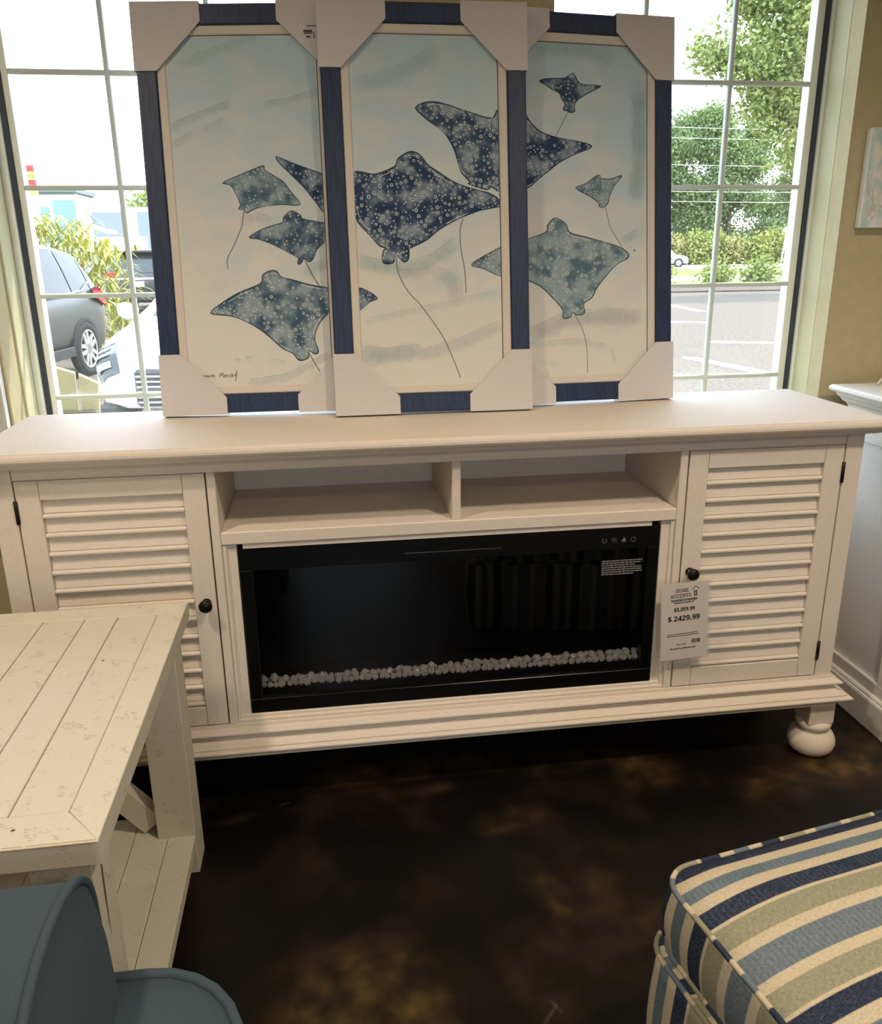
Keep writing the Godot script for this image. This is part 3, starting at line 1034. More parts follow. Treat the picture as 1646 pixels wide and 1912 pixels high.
func paint(n: int) -> ImageTexture:
	var W := 448
	var H := 1019
	var im := Image.create(W, H, false, Image.FORMAT_RGB8)
	var n1 := FastNoiseLite.new()
	n1.seed = 40 + n
	n1.frequency = 0.006
	n1.fractal_octaves = 5
	var n2 := FastNoiseLite.new()
	n2.seed = 80 + n
	n2.frequency = 0.22
	n2.fractal_octaves = 2
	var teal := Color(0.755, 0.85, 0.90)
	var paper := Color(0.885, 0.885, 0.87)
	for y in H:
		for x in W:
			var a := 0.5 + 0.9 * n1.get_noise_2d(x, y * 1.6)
			# teal at the top fades to paper colour lower down, broken by noise
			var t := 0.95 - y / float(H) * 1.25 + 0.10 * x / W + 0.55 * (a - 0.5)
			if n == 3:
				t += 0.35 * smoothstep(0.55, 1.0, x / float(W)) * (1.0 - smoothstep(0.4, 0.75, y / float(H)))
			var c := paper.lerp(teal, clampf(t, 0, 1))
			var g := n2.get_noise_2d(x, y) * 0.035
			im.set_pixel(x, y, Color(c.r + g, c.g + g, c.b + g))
	for s in WASH[n]:
		var pts := flat_pts(s[0])
		var wide: float = s[1] * 0.55
		for i in pts.size() - 1:
			var steps := maxi(2, int(pts[i].distance_to(pts[i + 1]) / 4.0))
			for k in steps:
				var p: Vector2 = pts[i].lerp(pts[i + 1], k / float(steps))
				var rr := wide * (0.55 + 0.9 * absf(n1.get_noise_2d(p.x * 5, p.y * 5)) + 0.25 * rng.randf())
				dab(im, p + Vector2(rng.randf_range(-2, 2), rng.randf_range(-0.3, 0.3) * wide), rr, Color(0.50, 0.62, 0.65), s[2] * 0.085)
			# pigment gathers in a thin darker line along the edge of the wash
			stroke(im, [pts[i] + Vector2(0, -wide * 0.8), pts[i + 1] + Vector2(0, -wide * 0.8)], 0.8, Color(0.46, 0.57, 0.61), s[2] * 0.4)
	for a in ART[n]:
		ray(im, a, n1, n2)
	if n == 1:
		for s in SIGNATURE:
			stroke(im, flat_pts(s), 0.75, Color(0.28, 0.27, 0.27), 0.8)
	if n == 3:
		dab(im, Vector2(404, 620), 3.0, Color(0.3, 0.36, 0.4), 0.9)
	return ImageTexture.create_from_image(im)

func flat_pts(a: Array) -> Array:
	var p := []
	for i in range(0, a.size(), 2):
		p.append(Vector2(a[i], a[i + 1]))
	return p

# rounds a traced outline through its own points
func smooth_pts(p: Array, closed: bool) -> Array:
	var n := p.size()
	var q := []
	for i in (n if closed else n - 1):
		var a: Vector2 = p[(i - 1 + n) % n] if closed or i > 0 else p[i]
		var b: Vector2 = p[i]
		var c: Vector2 = p[(i + 1) % n]
		var e: Vector2 = p[(i + 2) % n] if closed or i < n - 2 else c
		for k in 4:
			q.append(b.cubic_interpolate(c, a, e, k / 4.0))
	if not closed:
		q.append(p[n - 1])
	return q

func ray(im: Image, a: Array, n1: FastNoiseLite, n2: FastNoiseLite) -> void:
	var pts := smooth_pts(flat_pts(a[0]), true)
	var poly := PackedVector2Array(pts)
	var tone: float = a[1]
	var light := Color(0.56, 0.62, 0.70).lerp(Color(0.62, 0.71, 0.73), 1.0 - tone)
	var deep := Color(0.20, 0.275, 0.40).lerp(Color(0.38, 0.51, 0.56), clampf(1.2 - tone * 1.7, 0, 1))
	var lo := Vector2(1e6, 1e6)
	var hi := -lo
	for p in pts:
		lo = lo.min(p)
		hi = hi.max(p)
	var W := im.get_width()
	var H := im.get_height()
	var c := Vector2.ZERO
	for p in pts:
		c += p / pts.size()
	if a[4].size() > 0:
		stroke(im, smooth_pts(flat_pts(a[4]), false), 0.5 + 0.35 * a[5], Color(0.34, 0.40, 0.47), 0.7)
	for y in range(maxi(0, int(lo.y)), mini(H, int(hi.y) + 1)):
		# scanline
		var xs := []
		for i in pts.size():
			var p: Vector2 = pts[i]
			var q: Vector2 = pts[(i + 1) % pts.size()]
			if (p.y <= y) != (q.y <= y):
				xs.append(p.x + (y - p.y) / (q.y - p.y) * (q.x - p.x))
		xs.sort()
		for k in range(0, xs.size() - 1, 2):
			for x in range(maxi(0, int(ceil(xs[k]))), mini(W, int(xs[k + 1]) + 1)):
				var v := 0.5 + 0.95 * n1.get_noise_2d(x * 2.2 + 300.0 * tone, y * 2.2) + 0.10 * n2.get_noise_2d(x, y)
				v += (tone - 0.5) * 0.55
				im.set_pixel(x, y, light.lerp(deep, smoothstep(0.10, 0.95, v)))
	# spots: solid dots and open rings, kept apart
	var white := Color(0.84, 0.86, 0.86)
	var made := []
	var tries := 0
	while made.size() < a[2] * 1.4 and tries < a[2] * 24:
		tries += 1
		var p := Vector2(rng.randf_range(lo.x, hi.x), rng.randf_range(lo.y, hi.y))
		if p.x < 2 or p.x > W - 2 or not Geometry2D.is_point_in_polygon(p, poly):
			continue
		var big: int = a[3]
		var r := rng.randf_range(1.2 + 0.5 * (big - 1), 2.2 + 0.8 * (big - 1)) if rng.randf() < 0.5 else rng.randf_range(2.4 + 0.8 * (big - 1), 3.4 + 2.6 * (big - 1))
		var free := true
		for q in made:
			if Vector2(q.x, q.y).distance_to(p) < q.z + r + 1.6:
				free = false
				break
		if not free:
			continue
		made.append(Vector3(p.x, p.y, r))
		dab(im, p, r, white, 0.92)
		if r > 3.0:
			dab(im, p + Vector2(rng.randf_range(-0.6, 0.6), rng.randf_range(-0.6, 0.6)), r * 0.45, deep, 0.95)
	# brushed outline, broken white edge light painted inside it
	var cyc := pts.duplicate()
	cyc.append(pts[0])
	for i in pts.size():
		var p: Vector2 = cyc[i]
		var q: Vector2 = cyc[i + 1]
		if minf(p.x, q.x) < -4 or maxf(p.x, q.x) > W + 3:
			continue
		if (i / 5) % 3 == 1 and a[3] == 2:
			stroke(im, [p.lerp(c, 0.06), q.lerp(c, 0.06)], 1.0, white, 0.8)
		stroke(im, [p, q], (0.6 + 0.45 * a[3]) * (0.55 + 0.9 * absf(sin(i * 0.23))), deep.darkened(0.30), 0.55)

# ---------------------------------------------------------------- planked end table, front left
func side_table() -> void:
	var t := thing("end_table", "white distressed plank-topped end table with a cross brace in front of the console", "table", Vector3(-0.95, 0, 0.53))
	var m := mat("distressed_white", Color(0.885, 0.875, 0.83), 0.7, 0.0, 0.35)
	tri_map(m, scuffed(0), 2.2)
	var m2 := mat("distressed_white_scuffed", Color(0.88, 0.87, 0.82), 0.72, 0.0, 0.35)
	tri_map(m2, scuffed(1), 2.0)
	var up := Transform3D(PLAN, Vector3.ZERO)
	var x0 := -1.262
	var x1 := -0.637
	var z0 := 0.128
	var z1 := 0.932
	var b := 0.057
	var bf := 0.070
	var ya := 0.612
	var yb := 0.650
	var g := 0.0014
	# mitred border
	for a in [[[x1 - g, z0 + g], [x1 - g, z1 - g], [x1 - b, z1 - bf - g], [x1 - b, z0 + b + g]], [[x0 + g, z0 + g], [x0 + g, z1 - g], [x0 + b, z1 - bf - g], [x0 + b, z0 + b + g]], [[x0, z0], [x1, z0], [x1 - b, z0 + b], [x0 + b, z0 + b]], [[x0, z1], [x1, z1], [x1 - b, z1 - bf], [x0 + b, z1 - bf]]]:
		var st := mb()
		prism(st, pv(a), ya, yb, up, 0.0012)
		part(t, "border_board", st, m2 if a[0][1] > 0.5 or a[1][1] > 0.5 else m)
	var seams := [x1 - b, -0.777, -0.845, -0.931, -1.019, -1.105, x0 + b]
	for k in 6:
		var st := mb()
		box(st, Vector3(seams[k + 1] + 0.0011, ya + 0.004, z0 + b + 0.001), Vector3(seams[k] - 0.0011, yb, z1 - bf - 0.001), 0.0014)
		part(t, "plank", st, m if k % 2 else m2)
	# rubbed front edge where the timber shows through, and a dark split in the front leg
	var wood := mat("bare_wood", Color(0.66, 0.52, 0.33), 0.8)
	var worn := mb()
	var px := x0
	while px < x1 - 0.03:
		var l := rng.randf_range(0.02, 0.07)
		prism(worn, pv([[z1 - 0.0028, yb + 0.0003], [z1 + 0.0003, yb - 0.0022], [z1 + 0.0003, yb - 0.0030], [z1 - 0.0034, yb + 0.0003]]), px, minf(px + l, x1 - 0.004), Transform3D(ALONG_X, Vector3.ZERO))
		px += l + rng.randf_range(0.0, 0.006)
	part(t, "worn_edge", worn, wood)
	var split := mb()
	prism(split, pv([[0.868, 0.595], [0.874, 0.598], [0.880, 0.52], [0.8785, 0.44], [0.874, 0.50]]), x1 - 0.0222, x1 - 0.0216, Transform3D(ALONG_X, Vector3.ZERO))
	part(t, "wood_split", split, mat("dark_wood", Color(0.42, 0.36, 0.29), 0.8))
	# apron and legs
	for sx in [0, 1]:
		for sz in [0, 1]:
			var lx := x1 - 0.022 - 0.085 if sx else x0 + 0.022
			var lz := z1 - 0.022 - 0.085 if sz else z0 + 0.022
			var st := mb()
			box(st, Vector3(lx, 0.0, lz), Vector3(lx + 0.085, ya, lz + 0.085), 0.002)
			part(t, "leg", st, m2)
	# lower shelf
	var sy := 0.105
	var sseams := [x1 - 0.022, -0.722, -0.800, -0.905, -1.010, -1.120, x0 + 0.022]
	for k in 6:
		var st := mb()
		box(st, Vector3(sseams[k + 1] + 0.0008, sy - 0.032, z0 + 0.022), Vector3(sseams[k] - 0.0008, sy, z1 - 0.022), 0.0012)
		part(t, "shelf_plank", st, m)
	# crossed braces at the back
	for s in [-1.0, 1.0]:
		var ang := atan2(0.5, 0.41)
		var c := Vector3((x0 + x1) / 2, 0.36, 0.195)
		var xf := Transform3D(Basis(Vector3(cos(ang), s * sin(ang), 0), Vector3(-s * sin(ang), cos(ang), 0), Vector3(0, 0, 1)), c)
		var st := mb()
		prism(st, pv([[-0.305, -0.028], [0.305, -0.028], [0.305, 0.028], [-0.305, 0.028]]), -0.018 + s * 0.001, 0.018 + s * 0.001, xf, 0.0015)
		part(t, "brace", st, m)

# whitewash over timber: pale paint, hair-line scratches and rubbed spots that show the wood
func scuffed(k: int) -> ImageTexture:
	var size := 512
	var im := Image.create(size, size, false, Image.FORMAT_RGB8)
	var n := FastNoiseLite.new()
	n.seed = 60 + k
	n.frequency = 0.02
	n.fractal_octaves = 3
	var f := FastNoiseLite.new()
	f.seed = 70 + k
	f.frequency = 0.30
	f.fractal_octaves = 3
	for y in size:
		for x in size:
			var v := 0.97 + 0.03 * f.get_noise_2d(x * 0.25, y)
			var rub := smoothstep(0.26, 0.44, n.get_noise_2d(x, y)) * smoothstep(0.15, 0.4, f.get_noise_2d(x * 0.3, y * 1.6))
			var c := Color(v, v, v).lerp(Color(0.66, 0.61, 0.53), rub * (0.6 if k else 0.3))
			im.set_pixel(x, y, c)
	for i in 8 + 26 * k:
		var p := Vector2(rng.randf_range(10, size - 30), rng.randf_range(10, size - 20))
		stroke(im, [p, p + Vector2(rng.randf_range(4, 20), rng.randf_range(-2, 2))], 0.4, Color(0.58, 0.52, 0.45), 0.35)
	for i in 2:
		dab(im, Vector2(rng.randf_range(10, size - 10), rng.randf_range(10, size - 10)), rng.randf_range(1.5, 3.0), Color(0.35, 0.29, 0.22), 0.85)
	return ImageTexture.create_from_image(im)

# ---------------------------------------------------------------- blue armchair, lower left corner
func armchair() -> void:
	var t := thing("armchair", "slate blue upholstered armchair with corded seams in the lower left corner", "armchair", Vector3(-1.0, 0, 1.45))
	var f: Material = M["blue_fabric"]
	# far arm: an arched bolster that runs away to the left, its front panel facing right
	var arch := []
	for i in 25:
		var a := PI * i / 24.0
		var z := 1.118 - cos(a) * 0.138
		var y := 0.56 + 0.125 * pow(sin(a), 0.62)
		arch.append(Vector2(z, y))
	var prof := [Vector2(0.975, 0.12)]
	prof.append_array(arch)
	prof.append(Vector2(1.256, 0.12))
	var rings := []
	for st_ in [[-0.640, 1.0], [-0.70, 1.0], [-1.50, 1.0]]:
		var q := []
		for p in prof:
			q.append(Vector3(st_[0], p.y, p.x))
		rings.append(q)
	var st := mb(false)
	loft(st, rings, true, false)
	part(t, "arm", st, f)
	# domed front panel
	st = mb(false)
	var pr := []
	for k in 6:
		var s := 1.0 - k / 5.0
		var q := []
		for p in prof:
			var c := Vector2(1.116, 0.40)
			var v: Vector2 = c + (p - c) * s
			q.append(Vector3(-0.640 + 0.040 * (1.0 - s * s * s), v.y, v.x))
		pr.append(q)
	for i in 5:
		for k in prof.size():
			var k2 := (k + 1) % prof.size()
			quad(st, pr[i][k], pr[i][k2], pr[i + 1][k2], pr[i + 1][k], Vector3.RIGHT)
	part(t, "arm_front", st, f)
	st = mb(false)
	var welt := []
	for p in prof:
		welt.append(Vector3(-0.640, p.y, p.x) + (Vector3(0, p.y - 0.45, p.x - 1.116)).normalized() * 0.001)
	tube(st, welt, 0.0065, 8)
	part(t, "welt", st, f)
	# seat cushion with a rounded corner that pokes out in front of the arm
	cushion(t, "seat_cushion", f, Vector3(-0.86, 0.0, 1.42), Vector2(0.408, 0.415), 0.13, 0.36, 0.485, 0.035, 0.0075, 0.008, f)
	# frame under the cushion, back and near arm
	st = mb(false)
	rbox(st, Vector3(-1.50, 0.12, 1.02), Vector3(-0.49, 0.36, 1.90), 0.05)
	part(t, "seat_base", st, f)
	st = mb(false)
	rbox(st, Vector3(-1.62, 0.12, 1.0), Vector3(-1.36, 0.86, 1.92), 0.08)
	part(t, "back", st, f)
	st = mb(false)
	rbox(st, Vector3(-1.50, 0.12, 1.66), Vector3(-0.64, 0.66, 1.93), 0.09)
	part(t, "arm", st, f)
	for x in [-1.45, -0.62]:
		for z in [1.07, 1.85]:
			st = mb()
			box(st, Vector3(x - 0.025, 0, z - 0.025), Vector3(x + 0.025, 0.13, z + 0.025), 0.003)
			part(t, "leg", st, M["black_metal"])

# box with rounded edges
func rbox(st: SurfaceTool, lo: Vector3, hi: Vector3, r: float) -> void:
	var rings := []
	for k in 11:
		var a := PI * (k / 10.0) - PI / 2
		var y := (lo.y + r if k < 6 else hi.y - r) + sin(a) * r
		var ins := r - cos(a) * r
		if k == 5:
			rings.append(rrect(lo.x, hi.x, lo.z, hi.z, r, lo.y + r))
			y = hi.y - r
			ins = 0.0
		rings.append(rrect(lo.x + ins, hi.x - ins, lo.z + ins, hi.z - ins, maxf(0.002, r - ins * 0.6), y))
	loft(st, rings)

func rrect(x0: float, x1: float, z0: float, z1: float, r: float, y: float, seg := 7) -> Array:
	var q := []
	for c in [[x1 - r, z1 - r, 0.0], [x0 + r, z1 - r, PI / 2], [x0 + r, z0 + r, PI], [x1 - r, z0 + r, PI * 1.5]]:
		for k in seg:
			var a: float = c[2] + PI / 2 * k / (seg - 1)
			q.append(Vector3(c[0] + cos(a) * r, y, c[1] + sin(a) * r))
	return q

# boxed cushion: plain side band, crowned top, corded top edge
func cushion(t: Node3D, called: String, m: Material, c: Vector3, half: Vector2, r: float, y0: float, y1: float, crown: float, cord: float, bulge: float, cord_mat: Material) -> MeshInstance3D:
	var st := mb(false)
	var rings := []
	for k in 7:
		var s := k / 6.0
		var o := bulge * sin(PI * s)
		rings.append(rrect(c.x - half.x - o, c.x + half.x + o, c.z - half.y - o, c.z + half.y + o, r, lerpf(y0, y1, s)))
	for k in range(1, 9):
		var s := 1.0 - k / 8.0
		var h := crown * (1.0 - pow(s, 3.2))
		rings.append(rrect(c.x - half.x * s, c.x + half.x * s, c.z - half.y * s, c.z + half.y * s, maxf(0.0005, r * s), y1 + h))
	loft(st, rings)
	var o := part(t, called, st, m)
	for y in [y0 + 0.004, y1]:
		var w := mb(false)
		tube(w, rrect(c.x - half.x - 0.003, c.x + half.x + 0.003, c.z - half.y - 0.003, c.z + half.y + 0.003, r, y), cord, 8, true)
		part(o, "welt", w, cord_mat)
	return o

# ---------------------------------------------------------------- striped ottoman, lower right corner
const STRIPES := [[0.030, 0], [0.022, 1], [0.024, 2], [0.021, 1], [0.030, 0], [0.006, 1], [0.036, 3], [0.018, 1], [0.044, 4], [0.017, 1], [0.036, 3], [0.006, 1]]
const PERIOD := 0.29

func stripe_cloth(seed_: int) -> ImageTexture:
	var W := 512
	var H := 1024
	var im := Image.create(W, H, false, Image.FORMAT_RGB8)
	var cols := [Color(0.165, 0.21, 0.30), Color(0.82, 0.775, 0.68), Color(0.40, 0.475, 0.53), Color(0.60, 0.605, 0.515), Color(0.415, 0.475, 0.535)]
	var n := FastNoiseLite.new()
	n.seed = seed_
	n.frequency = 0.22
	n.fractal_octaves = 2
	for y in H:
		var p := PERIOD * y / H
		var k := 0
		while k < STRIPES.size() - 1 and p > STRIPES[k][0]:
			p -= STRIPES[k][0]
			k += 1
		for x in W:
			var kk := k
			# the woven edge of each stripe is slightly ragged
			if p < 0.0011 and (x / 4) % 2 == 0:
				kk = (k + STRIPES.size() - 1) % STRIPES.size()
			var c: Color = cols[STRIPES[kk][1]]
			var slub := 0.5 * n.get_noise_2d(x * 0.12, y * 1.4) + 0.5 * n.get_noise_2d(x * 1.4 + 99, y * 0.12)
			var twill := 0.055 if (x + y * (1 if (x / 16) % 2 else -1)) % 6 < 3 else -0.055
			var v := slub * 0.42 + (twill * 1.3 if STRIPES[kk][1] in [0, 2, 4] else twill * 0.25)
			im.set_pixel(x, y, c.lerp(Color(0.86, 0.83, 0.74), maxf(0, v) * 1.3).darkened(maxf(0, -v)))
	return ImageTexture.create_from_image(im)

func ottoman() -> void:
	var th := 0.185
	var t := thing("ottoman", "striped navy, cream, sage and slate ottoman with corded edges in the lower right corner", "ottoman", Vector3(0.195, 0, 0.868))
	t.rotation.y = th
	var m := mat("striped_cloth", Color.WHITE, 0.95, 0.0, 0.2)
	m.albedo_texture = stripe_cloth(90)
	m.texture_repeat = true
	var cm := mat("striped_cord", Color.WHITE, 0.95, 0.0, 0.2)
	cm.albedo_texture = m.albedo_texture
	cm.texture_repeat = true
	# local axes: x along the far edge, z towards the viewer; the corner is at the origin
	var w := 0.78
	var d := 0.60
	striped_block(t, "cushion", m, cm, 0.0, w, 0.0, d, 0.055, 0.305, 0.430, 0.040, 0.010, true)
	striped_block(t, "base", m, cm, -0.014, w + 0.014, -0.012, d + 0.012, 0.06, 0.035, 0.300, 0.0, 0.008, false)
	for x in [0.04, w - 0.04]:
		for z in [0.04, d - 0.04]:
			var st := mb()
			box(st, Vector3(x - 0.02, 0, z - 0.02), Vector3(x + 0.02, 0.04, z + 0.02), 0.002)
			part(t, "foot", st, M["black_metal"], false)

# the cloth is cut so that the stripes run down every side
func striped_block(t: Node3D, called: String, m: Material, cm: Material, x0: float, x1: float, z0: float, z1: float, r: float, y0: float, y1: float, crown: float, bulge: float, top_cord: bool) -> void:
	var st := mb(false)
	var seg := 7
	var levels := 9
	var grid := []
	for k in levels:
		var s := k / float(levels - 1)
		var o := bulge * sin(PI * s)
		grid.append(rrect(x0 - o, x1 + o, z0 - o, z1 + o, r, lerpf(y0, y1, s), seg))
	var n: int = grid[0].size()
	var edge := rrect(x0, x1, z0, z1, r, y1, seg)
	for k in levels - 1:
		for i in n:
			var j := (i + 1) % n
			var a: Vector3 = grid[k][i]
			var b: Vector3 = grid[k][j]
			var c: Vector3 = grid[k + 1][j]
			var e: Vector3 = grid[k + 1][i]
			var mid: Vector3 = (edge[i] + edge[j]) / 2.0
			var out := Vector3(mid.x - clampf(mid.x, x0 + r * 1.4, x1 - r * 1.4), 0, mid.z - clampf(mid.z, z0 + r * 1.4, z1 - r * 1.4))
			var along_z := absf(out.x) >= absf(out.z)
			var uv := func(p: Vector3) -> Vector2:
				return Vector2(p.y / 0.145, (p.z - z0) / PERIOD) if along_z else Vector2(p.y / 0.145, (p.x - x0) / PERIOD)
			quad(st, a, b, c, e, out, uv.call(a), uv.call(b), uv.call(c), uv.call(e))
	# crowned top
	var tops := [edge]
	for k in range(1, 11):
		var s := 1.0 - k / 10.0
		var cx := (x0 + x1) / 2
		var cz := (z0 + z1) / 2
		var q := []
		for p in edge:
			q.append(Vector3(cx + (p.x - cx) * s, y1 + crown * (1.0 - pow(s, 4.0)), cz + (p.z - cz) * s))
		tops.append(q)
	for k in 10:
		for i in n:
			var j := (i + 1) % n
			var a: Vector3 = tops[k][i]
			var b: Vector3 = tops[k][j]
			var c: Vector3 = tops[k + 1][j]
			var e: Vector3 = tops[k + 1][i]
			quad(st, a, b, c, e, Vector3.UP, Vector2(a.x / 0.145, (a.z - z0) / PERIOD), Vector2(b.x / 0.145, (b.z - z0) / PERIOD), Vector2(c.x / 0.145, (c.z - z0) / PERIOD), Vector2(e.x / 0.145, (e.z - z0) / PERIOD))
	var o := part(t, called, st, m, false)
	for y in ([y0 + 0.004, y1] if top_cord else [y1]):
		var w := mb(false)
		tube(w, rrect(x0 - 0.002, x1 + 0.002, z0 - 0.002, z1 + 0.002, r, y, seg), 0.0046, 8, true, PERIOD * 1.25)
		# densify is not needed: the colour runs along the cord
		part(o, "cord", w, cm, false)

# ---------------------------------------------------------------- white cabinet at the right edge
func cabinet() -> void:
	var t := thing("side_cabinet", "white panelled cabinet with a moulded top at the right edge beside the console", "cabinet", Vector3(1.6, 0, -0.19))
	var wp: Material = M["cabinet_paint"]
	var x0 := 1.283
	var x1 := 1.95
	var z0 := -0.43
	var z1 := 0.07
	var st := mb()
	box(st, Vector3(x0 + 0.012, 0.0, z0), Vector3(x1 - 0.012, 0.93, z1 - 0.012), 0.0)
	part(t, "body", st, wp)
	# frame and recessed panel on the visible side
	for a in [[0.0, 0.150, z0, z1], [0.845, 0.93, z0, z1], [0.150, 0.845, z0, z0 + 0.085], [0.150, 0.845, z1 - 0.155, z1]]:
		st = mb()
		box(st, Vector3(x0, a[0], a[2]), Vector3(x0 + 0.012, a[1], a[3]), 0.0015)
		part(t, "side_frame", st, wp)
	st = mb()
	ring(st, [[0.0, 0.112], [0.006, 0.110], [0.009, 0.105], [0.009, 0.100], [0.013, 0.098], [0.015, 0.092], [0.015, 0.006], [0.012, 0.0]], x0, x1, z0 + 0.015, z1)
	part(t, "base_moulding", st, wp)
	st = mb()
	ring(st, [[0.040, 1.002], [0.050, 1.001], [0.055, 0.996], [0.056, 0.989], [0.052, 0.983], [0.044, 0.980], [0.040, 0.979], [0.039, 0.974], [0.036, 0.969], [0.031, 0.965], [0.028, 0.960], [0.026, 0.956], [0.018, 0.950], [0.014, 0.944], [0.010, 0.930], [0.008, 0.905], [0.0, 0.903]], x0, x1, z0 + 0.056, z1)
	part(t, "top", st, wp)
	# front doors, out of frame to the right
	st = mb()
	box(st, Vector3(x0 + 0.02, 0.14, z1 - 0.012), Vector3(x1 - 0.02, 0.89, z1 + 0.004), 0.003)
	part(t, "door", st, wp)
	# white cord lying on top
	st = mb(false)
	var pts := []
	for i in 14:
		var a := i / 13.0
		pts.append(Vector3(1.345 + 0.13 * a, 1.006 + 0.022 * sin(PI * minf(1.0, a * 1.4)), -0.37 - 0.02 * sin(a * 3.0)))
	tube(st, pts, 0.004, 7)
	var o := put(self, "white_cord", done(st), mat("white_plastic", Color(0.9, 0.9, 0.88), 0.5))
	tag(o, "white cord arching over the top of the cabinet at the right edge", "cord")

# ---------------------------------------------------------------- unframed canvases on the window wall
func wall_canvases() -> void:
	var im := Image.create(256, 384, false, Image.FORMAT_RGB8)
	im.fill(Color(0.77, 0.79, 0.78))
	var n := FastNoiseLite.new()
	n.seed = 4
	n.frequency = 0.02
	for y in 384:
		for x in 256:
			var v := n.get_noise_2d(x * 2.2, y * 0.5)
			im.set_pixel(x, y, Color(0.93, 0.94, 0.93).lerp(Color(0.76, 0.87, 0.88), clampf(0.4 + v * 1.6, 0, 1)))
	for k in 90:
		var p := Vector2(rng.randf_range(0, 256), rng.randf_range(180, 384))
		var d := Vector2(rng.randf_range(-34, 34), -rng.randf_range(30, 130))
		stroke(im, [p, p + d * 0.5 + Vector2(rng.randf_range(-8, 8), 0), p + d], rng.randf_range(0.8, 2.4), Color(0.95, 0.95, 0.92).lerp(Color(0.68, 0.71, 0.69), rng.randf()), 0.75)
	for k in 10:
		var p := Vector2(rng.randf_range(6, 200), rng.randf_range(335, 380))
		stroke(im, [p, p + Vector2(14, -5), p + Vector2(26, 2)], 3.0, Color(0.95, 0.93, 0.82), 0.8)
	var m := mat("grass_print", Color.WHITE, 0.5, 0.0, 0.4)
	m.albedo_texture = ImageTexture.create_from_image(im)
	var edge := mat("canvas_edge", Color(0.92, 0.93, 0.92), 0.5)
	var dat := [[Vector3(1.266, 1.455, -0.4675), 0.42, 0.268, "pale canvas print of dune grasses hanging on the ochre wall right of the window"], [Vector3(-1.52, 0.62, -0.4675), 0.354, 0.72, "pale wrapped canvas against the wall at the left edge below the window frame"]]
	for d in dat:
		var t := thing("canvas_print", d[3], "picture", d[0])
		var w: float = d[1]
		var h: float = d[2]
		var st := mb()
		quad(st, Vector3(0, 0, 0.0282), Vector3(w, 0, 0.0282), Vector3(w, h, 0.0282), Vector3(0, h, 0.0282), Vector3.BACK, Vector2(0, 1), Vector2(1, 1), Vector2(1, 0), Vector2(0, 0))
		part(t, "print", st, m, false)
		st = mb()
		box(st, Vector3(0, 0, 0), Vector3(w, h, 0.028), 0.0015)
		part(t, "stretcher", st, edge, false)

# ---------------------------------------------------------------- outside the window
const LOT := -0.12

func slab(parent: Node3D, called: String, x0: float, x1: float, z0: float, z1: float, y: float, m: Material) -> void:
	var st := mb()
	box(st, Vector3(x0, y - 0.25, z0), Vector3(x1, y, z1), 0.0)
	part(parent, called, st, m)

func outside() -> void:
	var g := shell("parking_lot")
	slab(g, "asphalt", -60, 60, -28, -0.74, LOT, M["asphalt"])
	slab(g, "asphalt", -60, 60, 5.85, 40, LOT, M["asphalt"])
	var white := mat("road_paint", Color(0.93, 0.93, 0.91), 0.8)
	# painted bay lines
	for l in [[Vector2(5.0, -9.75), Vector2(5.35, -7.6), 0.11], [Vector2(6.2, -11.75), Vector2(7.6, -11.1), 0.13], [Vector2(7.1, -15.9), Vector2(8.0, -15.45), 0.14], [Vector2(9.65, -21.3), Vector2(9.3, -18.6), 0.13], [Vector2(11.2, -17.0), Vector2(12.6, -16.0), 0.12]]:
		var d: Vector2 = (l[1] - l[0]).normalized()
		var s: Vector2 = Vector2(-d.y, d.x) * l[2]
		var st := mb()
		prism(st, PackedVector2Array([l[0] - s, l[1] - s, l[1] + s, l[0] + s]), LOT, LOT + 0.004, Transform3D(PLAN, Vector3.ZERO))
		part(g, "painted_line", st, white)
	var v := shell("verge")
	var mulch := mat("mulch", Color(0.36, 0.30, 0.25), 0.95)
	tri_map(mulch, noise_tex(51, 0.15, Color(0.7, 0.7, 0.7), Color.WHITE, 128, 4), 0.3)
	var grass := mat("grass", Color(0.44, 0.46, 0.20), 0.95)
	tri_map(grass, noise_tex(52, 0.12, Color(0.78, 0.80, 0.7), Color.WHITE, 128, 4), 0.2)
	var conc := mat("concrete", Color(0.62, 0.61, 0.58), 0.9)
	slab(v, "mulch_bed", -60, 80, -33, -28, LOT + 0.05, mulch)
	slab(v, "grass_strip", -60, 80, -38, -33, LOT + 0.06, grass)
	slab(v, "concrete_kerb", -60, 90, -44, -38, LOT + 0.04, conc)
	slab(v, "grass_strip", -70, 100, -64, -44, LOT, grass)
	slab(v, "concrete_road", -90, 130, -82, -64, LOT, conc)
	slab(v, "grass_strip", -140, 190, -170, -82, LOT, grass)

	cars()
	porch_chair()
	plants()
	far_left()

